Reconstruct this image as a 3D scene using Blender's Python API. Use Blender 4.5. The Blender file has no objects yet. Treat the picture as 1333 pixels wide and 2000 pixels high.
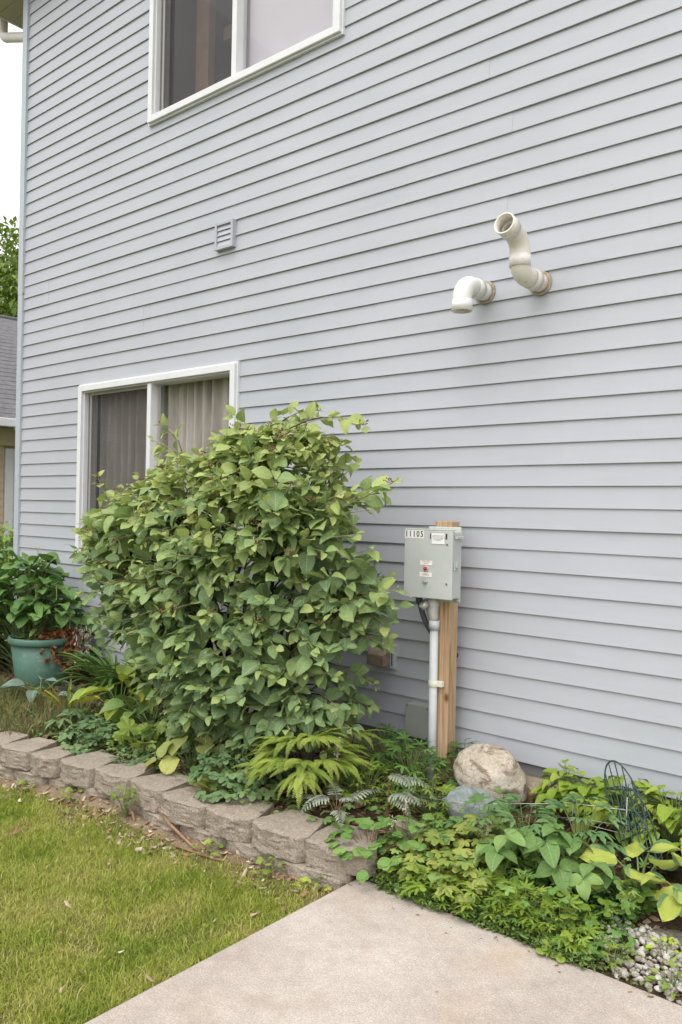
import bpy, bmesh, math, random
import numpy as np
from mathutils import Vector, Matrix, noise

# ------------------------------------------------------------------ camera, world, sun, exposure
sc = bpy.context.scene
col = sc.collection
CAM = Vector((0.0, -3.538, 1.45))
YAW, PITCH, ROLL = math.radians(40.276), math.radians(-0.187), math.radians(1.161)
F = Vector((-math.sin(YAW)*math.cos(PITCH), math.cos(YAW)*math.cos(PITCH), math.sin(PITCH)))
R0 = Vector((math.cos(YAW), math.sin(YAW), 0)); U0 = R0.cross(F)
RX = R0*math.cos(ROLL) + U0*math.sin(ROLL); UY = U0*math.cos(ROLL) - R0*math.sin(ROLL)
cam = bpy.data.objects.new('camera', bpy.data.cameras.new('camera')); col.objects.link(cam)
mw = Matrix((RX, UY, -F)).transposed().to_4x4(); mw.translation = CAM
cam.matrix_world = mw
cam.data.sensor_fit = 'VERTICAL'; cam.data.sensor_height = 36.0; cam.data.lens = 1580/2000*36.0
cam.data.clip_end = 2000; cam.data.clip_start = .05
sc.camera = cam

SUN_EL, SUN_AZ = math.radians(64), math.radians(168)      # azimuth from +y, clockwise
world = bpy.data.worlds.new('World'); sc.world = world; world.use_nodes = True
nt = world.node_tree; nt.nodes.clear()
sky = nt.nodes.new('ShaderNodeTexSky'); sky.sky_type = 'NISHITA'; sky.sun_disc = False
sky.sun_elevation = SUN_EL; sky.sun_rotation = SUN_AZ; sky.dust_density = 6.0; sky.air_density = 1.0; sky.ozone_density = 1.0
hs = nt.nodes.new('ShaderNodeHueSaturation'); hs.inputs['Saturation'].default_value = .16; hs.inputs['Value'].default_value = 1.0
bg = nt.nodes.new('ShaderNodeBackground'); bg.inputs['Strength'].default_value = .15
wo = nt.nodes.new('ShaderNodeOutputWorld')
veil = nt.nodes.new('ShaderNodeMix'); veil.data_type = 'RGBA'; veil.inputs[0].default_value = .62
veil.inputs[7].default_value = (3.95, 3.95, 4.0, 1)                  # even cloud cover
nt.links.new(sky.outputs[0], hs.inputs['Color']); nt.links.new(hs.outputs[0], veil.inputs[6]); nt.links.new(veil.outputs[2], bg.inputs['Color']); nt.links.new(bg.outputs[0], wo.inputs[0])
sl = bpy.data.lights.new('sun', 'SUN'); sl.energy = .5; sl.angle = math.radians(100); sl.color = (1, .965, .91)
sun = bpy.data.objects.new('sun', sl); col.objects.link(sun)
sd = Vector((math.sin(SUN_AZ)*math.cos(SUN_EL), math.cos(SUN_AZ)*math.cos(SUN_EL), math.sin(SUN_EL)))
sun.rotation_euler = sd.to_track_quat('Z', 'Y').to_euler(); sun.location = (0, -6, 12)
sc.render.engine = 'CYCLES'
sc.view_settings.view_transform = 'Standard'; sc.view_settings.look = 'None'
sc.view_settings.exposure = 1.36; sc.view_settings.gamma = 1.0; sc.view_settings.use_curve_mapping = False
sc.cycles.max_bounces = 8; sc.cycles.transparent_max_bounces = 24

rng = random.Random(7)
PI = math.pi

# ------------------------------------------------------------------ object helpers
WM = {}
def thing(name, label, cat, loc=(0, 0, 0), rz=0, group=None):
    o = bpy.data.objects.new(name, None); col.objects.link(o)
    o.empty_display_size = .1
    o.location = loc; o.rotation_euler = (0, 0, rz)
    WM[o] = Matrix.Translation(loc) @ Matrix.Rotation(rz, 4, 'Z')
    o['label'] = label; o['category'] = cat
    if group: o['group'] = group
    return o
def tag(o, label, cat, group=None):
    o['label'] = label; o['category'] = cat
    if group: o['group'] = group
    return o
def struct(o): o['kind'] = 'structure'; return o
def stuff(o): o['kind'] = 'stuff'; return o
def link(name, me, mat, parent=None, M=None, local=False):
    """link a mesh; its coordinates are world coordinates unless local (then relative to the parent)"""
    o = bpy.data.objects.new(name, me); col.objects.link(o)
    if mat is not None and not me.materials: me.materials.append(mat)
    M = M or Matrix.Identity(4)
    if parent is not None:
        o.parent = parent
        if local: WM[o] = WM[parent] @ M
        else:
            o.matrix_parent_inverse = WM[parent].inverted(); WM[o] = M
    else: WM[o] = M
    o.matrix_basis = M
    return o

class MB:
    """collects shapes into one mesh"""
    def __init__(s): s.v = []; s.f = []; s.sm = []
    def add(s, v, f, smooth=False):
        b = len(s.v); s.v += [tuple(p) for p in v]; s.f += [tuple(i+b for i in q) for q in f]; s.sm += [smooth]*len(f); return s
    def box(s, x0, x1, y0, y1, z0, z1):
        v = [(x, y, z) for z in (z0, z1) for y in (y0, y1) for x in (x0, x1)]
        return s.add(v, [(0, 2, 3, 1), (4, 5, 7, 6), (0, 1, 5, 4), (2, 6, 7, 3), (0, 4, 6, 2), (1, 3, 7, 5)])
    def tube(s, pts, r, n=8, cap=True, smooth=True):
        pts = [Vector(p) for p in pts]; rs = r if isinstance(r, (list, tuple)) else [r]*len(pts)
        v = []; f = []
        t0 = (pts[1]-pts[0]).normalized()
        ref = Vector((0, 0, 1)) if abs(t0.z) < .9 else Vector((1, 0, 0))
        nx = t0.cross(ref).normalized()
        for i, p in enumerate(pts):
            t = (pts[min(i+1, len(pts)-1)]-pts[max(i-1, 0)]).normalized()
            nx = (nx - t*nx.dot(t)).normalized(); ny = t.cross(nx)
            for k in range(n):
                a = 2*PI*k/n; v.append(p+(nx*math.cos(a)+ny*math.sin(a))*rs[i])
        for i in range(len(pts)-1):
            for k in range(n):
                k2 = (k+1) % n; f.append((i*n+k, i*n+k2, (i+1)*n+k2, (i+1)*n+k))
        s.add(v, f, smooth)
        if cap:
            b = len(s.v)-len(v)
            s.f.append(tuple(b+k for k in range(n))[::-1]); s.f.append(tuple(b+(len(pts)-1)*n+k for k in range(n))); s.sm += [False, False]
        return s
    def pipe(s, pts, ro, ri, n=24):
        pts = [Vector(p) for p in pts]
        b = len(s.v); s.tube(pts, ro, n, cap=False); c = len(s.v); s.tube(pts, ri, n, cap=False)
        L = len(pts)-1
        for k in range(n):
            k2 = (k+1) % n
            s.f.append((b+k, c+k, c+k2, b+k2)); s.f.append((b+L*n+k, b+L*n+k2, c+L*n+k2, c+L*n+k)); s.sm += [False, False]
        return s
    def lathe(s, prof, cx, cy, n=32, smooth=True):
        v = []; f = []
        for r, z in prof:
            for k in range(n):
                a = 2*PI*k/n; v.append((cx+r*math.cos(a), cy+r*math.sin(a), z))
        for i in range(len(prof)-1):
            for k in range(n):
                k2 = (k+1) % n; f.append((i*n+k, i*n+k2, (i+1)*n+k2, (i+1)*n+k))
        return s.add(v, f, smooth)
    def prism_x(s, prof, x0, x1, smooth=False):
        n = len(prof)
        v = [(x0, y, z) for y, z in prof]+[(x1, y, z) for y, z in prof]
        f = [tuple(range(n))[::-1], tuple(range(n, 2*n))]+[(i, (i+1) % n, n+(i+1) % n, n+i) for i in range(n)]
        return s.add(v, f, smooth)
    def mesh(s, name, bevel=0, seg=2):
        me = bpy.data.meshes.new(name); me.from_pydata(s.v, [], s.f); 
        me.polygons.foreach_set('use_smooth', s.sm)
        bm = bmesh.new(); bm.from_mesh(me)
        bmesh.ops.recalc_face_normals(bm, faces=bm.faces)
        if bevel:
            ed = [e for e in bm.edges if len(e.link_faces) == 2 and e.calc_face_angle(0) > .6]
            bmesh.ops.bevel(bm, geom=ed, offset=bevel, segments=seg, affect='EDGES', profile=.5, clamp_overlap=True)
        bm.to_mesh(me); bm.free()
        return me
    def build(s, name, mat, parent=None, bevel=0, seg=2, local=False, M=None):
        return link(name, s.mesh(name, bevel, seg), mat, parent, M, local)

def arc(c, r, u, v, a0, a1, n=8):
    c, u, v = Vector(c), Vector(u), Vector(v)
    return [c+u*r*math.cos(a0+(a1-a0)*i/n)+v*r*math.sin(a0+(a1-a0)*i/n) for i in range(n+1)]
def bez(a, b, c, n=6):
    a, b, c = Vector(a), Vector(b), Vector(c)
    return [a*(1-t)**2+b*2*t*(1-t)+c*t*t for t in [i/n for i in range(n+1)]]

# ------------------------------------------------------------------ material helpers
class NB:
    def __init__(s, name):
        s.m = bpy.data.materials.new(name); s.m.use_nodes = True; s.t = s.m.node_tree; s.t.nodes.clear()
        s.out = s.n('ShaderNodeOutputMaterial')
    def n(s, k, **kw):
        o = s.t.nodes.new(k)
        for a, b in kw.items():
            if a in o.inputs: o.inputs[a].default_value = b
            else: setattr(o, a, b)
        return o
    def l(s, a, b): s.t.links.new(a, b); return s
    def coord(s, k='Object'): return s.n('ShaderNodeTexCoord').outputs[k]
    def mapping(s, src, scale=(1, 1, 1), rot=(0, 0, 0)):
        m = s.n('ShaderNodeMapping'); s.l(src, m.inputs['Vector']); m.inputs['Scale'].default_value = scale; m.inputs['Rotation'].default_value = rot
        return m.outputs[0]
    def noise(s, vec, scale, detail=4, rough=.55, dist=0, out='Fac'):
        o = s.n('ShaderNodeTexNoise'); o.inputs['Scale'].default_value = scale; o.inputs['Detail'].default_value = detail
        o.inputs['Roughness'].default_value = rough; o.inputs['Distortion'].default_value = dist
        if vec is not None: s.l(vec, o.inputs['Vector'])
        return o.outputs[out]
    def ramp(s, fac, stops):
        r = s.n('ShaderNodeValToRGB'); e = r.color_ramp.elements
        while len(e) < len(stops): e.new(.5)
        for el, (p, c) in zip(e, stops):
            el.position = p; el.color = (c, c, c, 1) if not isinstance(c, (tuple, list)) else (*c, 1)
        s.l(fac, r.inputs[0]); return r.outputs[0]
    def mix(s, fac, a, b, mode='MIX'):
        m = s.n('ShaderNodeMix', data_type='RGBA', blend_type=mode)
        for sock, val in ((m.inputs[0], fac), (m.inputs[6], a), (m.inputs[7], b)):
            if isinstance(val, bpy.types.NodeSocket): s.l(val, sock)
            else: sock.default_value = val if not isinstance(val, tuple) else (*val, 1)
        return m.outputs[2]
    def math(s, op, a, b=0, c=0):
        m = s.n('ShaderNodeMath', operation=op)
        for i, val in enumerate((a, b, c)):
            if isinstance(val, bpy.types.NodeSocket): s.l(val, m.inputs[i])
            else: m.inputs[i].default_value = val
        return m.outputs[0]
    def attr(s, name): return s.n('ShaderNodeAttribute', attribute_name=name).outputs['Fac']
    def bump(s, h, strength=.3, dist=.01):
        b = s.n('ShaderNodeBump'); b.inputs['Strength'].default_value = strength; b.inputs['Distance'].default_value = dist
        s.l(h, b.inputs['Height']); return b.outputs[0]
    def pbr(s, color, rough=.6, spec=.5, metal=0, normal=None):
        p = s.n('ShaderNodeBsdfPrincipled')
        if isinstance(color, bpy.types.NodeSocket): s.l(color, p.inputs['Base Color'])
        else: p.inputs['Base Color'].default_value = (*color, 1)
        if isinstance(rough, bpy.types.NodeSocket): s.l(rough, p.inputs['Roughness'])
        else: p.inputs['Roughness'].default_value = rough
        p.inputs['Specular IOR Level'].default_value = spec; p.inputs['Metallic'].default_value = metal
        if normal is not None: s.l(normal, p.inputs['Normal'])
        return p
    def done(s, shader): s.l(shader.outputs[0] if hasattr(shader, 'outputs') else shader, s.out.inputs[0]); return s.m

def plain(name, c, rough=.55, var=.12, scale=30, spec=.4, metal=0, bump=0.0):
    b = NB(name); co = b.coord()
    nz = b.noise(co, scale, 5); 
    cc = b.ramp(nz, [(.3, tuple(x*(1-var) for x in c)), (.7, tuple(min(1, x*(1+var)) for x in c))])
    nrm = b.bump(b.noise(co, scale*4, 4), bump, .002) if bump else None
    return b.done(b.pbr(cc, rough, spec, metal, nrm))

def leaf_mat(name, cols, vein=(.3, .36, .14), vstr=.35, trans=.28, rough=.5, mott=None, mottamt=0, nveins=9, veinslope=5, spec=.28):
    """cols: three colours spread over the per-leaf random value"""
    b = NB(name); uv = b.coord('UV'); rn = b.attr('rnd')
    orn = b.n('ShaderNodeObjectInfo').outputs['Random']
    fac = b.math('FRACT', b.math('ADD', rn, b.math('MULTIPLY', orn, .35)))
    c = b.ramp(rn, [(0, cols[0]), (.5, cols[1]), (1, cols[2])])
    c = b.mix(b.math('MULTIPLY', fac, .22), c, tuple(x*.72 for x in cols[0]))
    sep = b.n('ShaderNodeSeparateXYZ'); b.l(uv, sep.inputs[0])
    au = b.math('ABSOLUTE', b.math('SUBTRACT', sep.outputs[0], .5))
    mid = b.ramp(au, [(.012, 1.0), (.045, 0.0)])
    sv = b.math('SINE', b.math('MULTIPLY', b.math('SUBTRACT', b.math('MULTIPLY', sep.outputs[1], nveins), b.math('MULTIPLY', au, veinslope)), 2*PI))
    svl = b.ramp(sv, [(.72, 0.0), (1.0, 1.0)])
    vn = b.math('MAXIMUM', mid, b.math('MULTIPLY', svl, .55))
    if mott:
        nz = b.noise(b.coord(), 22, 5, .65)
        uvn = b.noise(uv, 3.2, 4, .6, 1.2)
        mk = b.ramp(b.math('MULTIPLY', uvn, b.math('ADD', .55, fac)), [(.42, 0.0), (.62, 1.0)])
        c = b.mix(b.math('MULTIPLY', mk, mottamt), c, mott)
    c = b.mix(b.math('MULTIPLY', vn, vstr), c, vein)
    c = b.mix(.5, c, b.ramp(b.noise(b.coord('UV'), 5, 5, .7), [(.25, (.32, .32, .32)), (.75, (.68, .68, .68))]), 'OVERLAY')
    nrm = b.bump(b.math('SUBTRACT', b.noise(uv, 6, 3), b.math('MULTIPLY', vn, .7)), .35, .004)
    p = b.pbr(c, rough, spec, 0, nrm)
    tr = b.n('ShaderNodeBsdfTranslucent'); b.l(b.mix(.5, c, b.mix(1.0, c, (1.0, 1.0, .45), 'MULTIPLY')), tr.inputs[0])
    m = b.n('ShaderNodeMixShader'); m.inputs[0].default_value = trans
    b.l(p.outputs[0], m.inputs[1]); b.l(tr.outputs[0], m.inputs[2])
    return b.done(m)

# --- building materials
def mk_siding():
    b = NB('vinyl_siding'); co = b.coord()
    big = b.noise(co, 1.3, 3); fine = b.noise(b.mapping(co, (6, 6, 60)), 3, 4)
    oi = b.n('ShaderNodeObjectInfo').outputs['Random']
    c = b.ramp(big, [(.3, (.385, .397, .434)), (.7, (.415, .426, .462))])
    c = b.mix(b.math('MULTIPLY', oi, .10), c, (.37, .39, .425))
    sp = b.ramp(b.noise(co, 38, 2, .5), [(.755, 0.0), (.80, 1.0)])
    c = b.mix(b.math('MULTIPLY', sp, .35), c, (.22, .21, .19))
    st = b.ramp(b.noise(b.mapping(co, (3, 3, .5)), 2.4, 4, .6), [(.55, 0.0), (.8, 1.0)])
    c = b.mix(b.math('MULTIPLY', st, .14), c, (.34, .34, .32))
    nrm = b.bump(b.math('ADD', b.math('MULTIPLY', b.noise(b.mapping(co, (1, 1, 3)), 2.2, 2), 1.0), b.math('MULTIPLY', fine, .05)), .35, .012)
    return b.done(b.pbr(c, .48, .35, 0, nrm))
M_SIDING = mk_siding()
M_CORNER = plain('grey_corner_trim', (.40, .43, .465), .5, .05, 5)
M_WHITE = plain('white_vinyl', (.66, .66, .675), .4, .04, 12)
M_PVC = None
def mk_pvc(name, c, stain):
    b = NB(name); co = b.coord()
    n1 = b.ramp(b.noise(co, 9, 5, .6), [(.45, 0.0), (.75, 1.0)])
    cc = b.mix(b.math('MULTIPLY', n1, .55), c, stain)
    sp = b.ramp(b.noise(co, 55, 3), [(.66, 0.0), (.72, 1.0)])
    cc = b.mix(b.math('MULTIPLY', sp, .5), cc, (.25, .2, .14))
    return b.done(b.pbr(cc, .35, .4, 0, b.bump(b.noise(co, 80, 3), .05, .002)))
M_PVC1 = mk_pvc('white_pipe_plastic', (.72, .71, .69), (.64, .60, .52))
M_PVC2 = mk_pvc('cream_pipe_plastic', (.70, .675, .615), (.60, .52, .40))
M_SEAL = plain('tan_sealant', (.33, .275, .21), .8, .35, 40, .2, 0, .6)
M_SOFFIT = plain('tan_soffit', (.44, .40, .30), .6, .06, 6)
M_GUTTER = plain('cream_gutter', (.70, .67, .62), .45, .06, 8)
M_FOUND = plain('foundation_concrete', (.52, .43, .34), .9, .22, 14, .2, 0, .6)
M_DARK = plain('dark_interior', (.10, .085, .08), .9, .1, 3)
M_WOODIN = plain('interior_wood', (.42, .24, .14), .6, .15, 8)
M_SHEATH = plain('wall_sheathing', (.2, .2, .2), .9, .1, 3)
def mk_glass():
    b = NB('window_glass'); fr = b.n('ShaderNodeFresnel', IOR=1.52)
    t = b.n('ShaderNodeBsdfTransparent'); t.inputs[0].default_value = (.965, .955, .95, 1)
    g = b.n('ShaderNodeBsdfGlossy'); g.inputs['Roughness'].default_value = .015
    bf = b.n('ShaderNodeNewGeometry').outputs['Backfacing']
    m = b.n('ShaderNodeMixShader'); b.l(b.math('MULTIPLY', b.math('MULTIPLY', fr.outputs[0], 1.7), b.math('SUBTRACT', 1, bf)), m.inputs[0])
    b.l(t.outputs[0], m.inputs[1]); b.l(g.outputs[0], m.inputs[2]); return b.done(m)
M_GLASS = mk_glass()
def mk_screen():
    b = NB('insect_screen'); co = b.coord()
    d = b.pbr(b.ramp(b.noise(co, 4, 4), [(.3, (.058, .053, .052)), (.7, (.078, .072, .070))]), .7, .3)
    t = b.n('ShaderNodeBsdfTransparent'); m = b.n('ShaderNodeMixShader'); m.inputs[0].default_value = .45
    b.l(t.outputs[0], m.inputs[1]); b.l(d.outputs[0], m.inputs[2]); return b.done(m)
M_SCREEN = mk_screen()
def mk_curtain(name, c, tr):
    b = NB(name); co = b.coord()
    p = b.pbr(b.ramp(b.noise(b.mapping(co, (6, 1, .4)), 6, 4), [(.3, tuple(x*.66 for x in c)), (.7, c)]), .9, .1)  # vertical stripes paint fold shading into the cloth colour
    t = b.n('ShaderNodeBsdfTransparent'); m = b.n('ShaderNodeMixShader'); m.inputs[0].default_value = 1-tr
    b.l(t.outputs[0], m.inputs[1]); b.l(p.outputs[0], m.inputs[2]); return b.done(m)
M_CURTAIN = mk_curtain('sheer_curtain_cloth', (.74, .70, .66), .10)
M_SKYREFL = plain('pale_sky_reflection', (.47, .455, .51), .9, .03, 2, .1)  # lavender tone paints in the sky mirrored by the upper right pane
def mk_wood():
    b = NB('post_wood'); co = b.coord()
    w = b.noise(b.mapping(co, (34, 34, 1.1)), 2.2, 5, .6, .6)
    c = b.ramp(w, [(.30, (.25, .13, .06)), (.45, (.40, .255, .145)), (.58, (.50, .365, .235)), (.68, (.33, .20, .105)), (.8, (.47, .335, .21))])
    k = b.n('ShaderNodeTexVoronoi'); k.inputs['Scale'].default_value = 1.0; b.l(b.mapping(co, (9, 9, 5.2)), k.inputs['Vector'])
    kn = b.ramp(k.outputs['Distance'], [(.05, 1.0), (.16, 0.0)])
    c = b.mix(kn, c, (.15, .07, .035))
    gr = b.ramp(b.noise(co, 3, 4), [(.5, 0.0), (.8, 1.0)]); c = b.mix(b.math('MULTIPLY', gr, .3), c, (.38, .31, .23))
    return b.done(b.pbr(c, .75, .2, 0, b.bump(w, .4, .003)))
M_WOOD = mk_wood()
M_CAB = plain('grey_green_cabinet_paint', (.455, .47, .455), .42, .07, 7, .5)
M_CAB2 = plain('cabinet_edge_steel', (.47, .50, .46), .35, .08, 9, .5)
M_JBOX = plain('grey_box_paint', (.30, .315, .285), .5, .06, 9)
M_COND = plain('grey_conduit', (.52, .54, .55), .45, .06, 14)
M_METAL = plain('cast_aluminium', (.52, .50, .48), .45, .18, 22, .5, .35, .3)
M_FLEX = plain('dark_grey_flexible_conduit', (.085, .09, .10), .5, .1, 20)
M_STRAP = plain('cream_clamp', (.70, .67, .56), .5, .1, 30)
M_BLACK = plain('black_ink', (.02, .02, .022), .6, .1, 10)
M_REDINK = plain('faded_red_ink', (.42, .20, .20), .6, .1, 10)
M_GREYINK = plain('grey_ink', (.25, .25, .27), .6, .1, 10)
M_STICK = plain('white_sticker', (.76, .75, .72), .5, .05, 20)
M_RUST = plain('rusty_screw', (.14, .09, .05), .7, .3, 80)
def mk_red():
    b = NB('red_lens'); p = b.pbr((.42, .012, .012), .12, .6); return b.done(p)
M_RED = mk_red()

# --- ground materials
def mk_concrete():
    b = NB('concrete'); co = b.coord()
    n1 = b.noise(co, 1.7, 6, .62); n2 = b.noise(co, 14, 6, .7); n3 = b.noise(co, 160, 3, .7); n4 = b.noise(b.mapping(co, (60, 420, 60)), 1, 3, .6)
    c = b.ramp(n1, [(.25, (.305, .258, .222)), (.5, (.405, .352, .308)), (.75, (.475, .424, .378))])
    c = b.mix(.6, c, b.ramp(n2, [(.3, (.40, .40, .40)), (.7, (.60, .60, .60))]), 'OVERLAY')
    c = b.mix(.5, c, b.ramp(n3, [(.28, (.22, .22, .22)), (.72, (.78, .78, .78))]), 'OVERLAY')
    c = b.mix(.5, c, b.ramp(b.noise(co, 420, 2, .6), [(.3, (.25, .25, .25)), (.7, (.75, .75, .75))]), 'OVERLAY')
    c = b.mix(.35, c, b.ramp(n4, [(.3, (.3, .3, .3)), (.7, (.7, .7, .7))]), 'OVERLAY')
    st = b.ramp(b.noise(co, 3.3, 5, .6, .8), [(.54, 0.0), (.74, 1.0)]); c = b.mix(b.math('MULTIPLY', st, .55), c, (.30, .235, .18))
    rs = b.ramp(b.noise(co, 2.1, 2, .5), [(.62, 0.0), (.76, 1.0)]); c = b.mix(b.math('MULTIPLY', rs, .3), c, (.50, .33, .17))
    pit = b.ramp(b.noise(co, 95, 2), [(.26, 1.0), (.32, 0.0)]); c = b.mix(b.math('MULTIPLY', pit, .55), c, (.2, .16, .13))
    h = b.math('ADD', b.math('MULTIPLY', n3, .5), b.math('MULTIPLY', n4, .5))
    return b.done(b.pbr(c, .88, .2, 0, b.bump(b.math('SUBTRACT', h, b.math('MULTIPLY', pit, .6)), .5, .003)))
M_CONC = mk_concrete()
def mk_block():
    b = NB('split_face_concrete_block'); co = b.coord(); oi = b.n('ShaderNodeObjectInfo').outputs['Random']
    n1 = b.noise(co, 11, 6, .65); n3 = b.noise(co, 130, 4, .75)
    c = b.ramp(n1, [(.28, (.34, .28, .22)), (.55, (.445, .375, .30)), (.8, (.525, .45, .365))])
    c = b.mix(b.math('MULTIPLY', oi, .28), c, (.35, .305, .255))
    c = b.mix(.8, c, b.ramp(n3, [(.28, (.22, .22, .22)), (.72, (.78, .78, .78))]), 'OVERLAY')
    ms = b.ramp(b.noise(co, 7, 5, .6), [(.60, 0.0), (.72, 1.0)]); c = b.mix(b.math('MULTIPLY', ms, .35), c, (.20, .17, .10))
    return b.done(b.pbr(c, .92, .15, 0, b.bump(n3, 1.0, .014)))
M_BLOCK = mk_block()
def mk_soil(name, a, c2, d, sc_=1):
    b = NB(name); co = b.coord()
    c = b.ramp(b.noise(co, 18*sc_, 7, .7), [(.25, a), (.5, c2), (.75, d)])
    c = b.mix(.6, c, b.ramp(b.noise(co, 140, 3, .7), [(.25, (.2, .2, .2)), (.75, (.8, .8, .8))]), 'OVERLAY')
    return b.done(b.pbr(c, .95, .1, 0, b.bump(b.noise(co, 60, 5, .7), .9, .02)))
M_MULCH = mk_soil('mulch_soil', (.05, .033, .022), (.10, .066, .043), (.17, .115, .075))
M_DIRT = mk_soil('lawn_soil', (.10, .095, .035), (.155, .14, .055), (.23, .19, .10))
def mk_far():
    b = NB('far_lawn'); co = b.coord()
    c = b.ramp(b.noise(co, 6, 7, .7), [(.3, (.085, .115, .028)), (.6, (.13, .17, .04)), (.8, (.19, .19, .07))])
    return b.done(b.pbr(c, .95, .1, 0, b.bump(b.noise(co, 120, 3), .8, .03)))
M_FAR = mk_far()
def mk_rnd(name, cols, rough=.85, noise_scale=0, nd=(.5, .5, .5), trans=0, bump=0):
    b = NB(name); rn = b.attr('rnd'); n = len(cols)
    c = b.ramp(rn, [(i/(n-1), x) for i, x in enumerate(cols)])
    if noise_scale:
        c = b.mix(.6, c, b.ramp(b.noise(b.coord(), noise_scale, 5, .65), [(.25, (.25, .25, .25)), (.75, (.75, .75, .75))]), 'OVERLAY')
    p = b.pbr(c, rough, .25, 0, b.bump(b.noise(b.coord(), noise_scale*2, 4), bump, .004) if bump else None)
    if trans:
        t = b.n('ShaderNodeBsdfTranslucent'); b.l(c, t.inputs[0]); m = b.n('ShaderNodeMixShader'); m.inputs[0].default_value = trans
        b.l(p.outputs[0], m.inputs[1]); b.l(t.outputs[0], m.inputs[2]); return b.done(m)
    return b.done(p)
M_GRASS = mk_rnd('grass_blades', [(.155, .235, .030), (.255, .33, .045), (.36, .405, .072), (.45, .44, .12), (.53, .46, .22)], .6, 0, trans=.3)
M_CHIP = mk_rnd('bark_chips', [(.06, .035, .022), (.13, .08, .05), (.22, .145, .09), (.34, .25, .17)], .9, 60)
M_LITTER = mk_rnd('dead_leaves', [(.20, .105, .05), (.33, .20, .10), (.42, .33, .22), (.55, .48, .38)], .8, 30, trans=.1)
M_PEBBLE = mk_rnd('pale_gravel_stone', [(.25, .22, .175), (.37, .34, .295), (.49, .47, .43)], .85, 45, bump=.4)

# ------------------------------------------------------------------ ground, slab, bed (structure)
def height(x, y):
    """garden bed surface"""
    d = max(0.0, min(1.0, (-y)/1.05))
    if x < -2.0: z = .135-.05*d
    else: z = .13-.145*d**1.3
    k = max(0., min(1., (x+2.22)/.26)); 
    za = .135-.05*d; zb = .13-.145*d**1.3
    z = za*(1-k)+zb*k
    return z+.012*noise.noise(Vector((x*6, y*6, 0)))+.006*noise.noise(Vector((x*21, y*21, 3)))

def grid_mesh(name, x0, x1, y0, y1, nx, ny, fz):
    v = [(x0+(x1-x0)*i/nx, y0+(y1-y0)*j/ny) for j in range(ny+1) for i in range(nx+1)]
    v = [(x, y, fz(x, y)) for x, y in v]
    f = [(j*(nx+1)+i, j*(nx+1)+i+1, (j+1)*(nx+1)+i+1, (j+1)*(nx+1)+i) for j in range(ny) for i in range(nx)]
    me = bpy.data.meshes.new(name); me.from_pydata(v, [], f); me.polygons.foreach_set('use_smooth', [True]*len(f)); return me

far = link('ground', grid_mesh('ground', -400, 400, -400, 400, 8, 8, lambda x, y: -.09), M_FAR); struct(far)
def lawn_z(x, y):
    return -.045+.012*noise.noise(Vector((x*2.2, y*2.2, 5)))+.004*noise.noise(Vector((x*14, y*14, 9)))+(.03*math.exp(-((y+1.24)/.07)**2))
lw = link('lawn_soil', grid_mesh('lawn_soil', -9, -2.0, -5.2, -1.12, 130, 90, lawn_z), M_DIRT); struct(lw)
def slab_mesh():
    m = MB(); m.box(-1.988, 3.2, -6.0, -1.035, -.14, 0); return m.mesh('concrete_path', .009, 3)
struct(link('concrete_path', slab_mesh(), M_CONC))
bl = link('garden_bed', grid_mesh('garden_bed', -7.4, -1.992, -1.13, .02, 150, 36, height), M_MULCH); struct(bl)
br = link('garden_bed', grid_mesh('garden_bed', -1.992, 3.2, -1.045, .02, 150, 34, height), M_MULCH); struct(br)

# ------------------------------------------------------------------ house
house = thing('house', 'two-storey house wall clad in pale grey-blue horizontal vinyl siding', 'house', (-6.6, 0, 0))
COURSE = .1016; Z0 = 1.578-13*COURSE        # lower edge of the lowest lap
ZTOP = 6.05
XL, XR = -6.612, 2.6
WINS = [(-5.687, -3.876, 1.016, 2.375), (-4.854, -3.046, 4.186, 5.545)]
JOINT = {0: [-1.11], 1: [-1.652], 6: [-1.265], 4: [-2.909], 8: [-2.58]}
LIP, IN = .0122, .0022

def lap_piece(x0, x1, zb, zt, full_b, zc0, zc1, jog):
    """one lap between heights zc0..zc1 cut out of the lap zb..zt"""
    def off(z): t = (z-zb)/(zt-zb); return LIP*(1-t)+IN*t+jog
    m = MB()
    if full_b:
        r = .0035
        prof = [(0.001, zc1), (-off(zc1), zc1), (-off(zb+.02), zb+.02), (-off(zb+r)-.0004, zb+r), (-off(zb)-.0002, zb+r*.35), (-off(zb)+.0016, zb), (.0, zb+.002)]
    else:
        prof = [(0.001, zc1), (-off(zc1), zc1), (-off(zc0), zc0), (.001, zc0)]
    n = max(1, int((x1-x0)/.6)); P = len(prof); v = []; f = []
    ph = rng.random()*99
    for i in range(n+1):
        x = x0+(x1-x0)*i/n
        for (y, z) in prof:
            wv = .0012*noise.noise(Vector((x*1.1, ph, z*.0))) if 0 < i < n else 0
            v.append((x, y+wv*(1 if y < -.001 else 0), z+wv*.5))
    for i in range(n):
        for k in range(P):
            k2 = (k+1) % P; f.append((i*P+k, i*P+k2, (i+1)*P+k2, (i+1)*P+k))
    f.append(tuple(range(P))); f.append(tuple(n*P+k for k in range(P))[::-1])
    m.add(v, f, False); return m
k = -13
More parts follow.
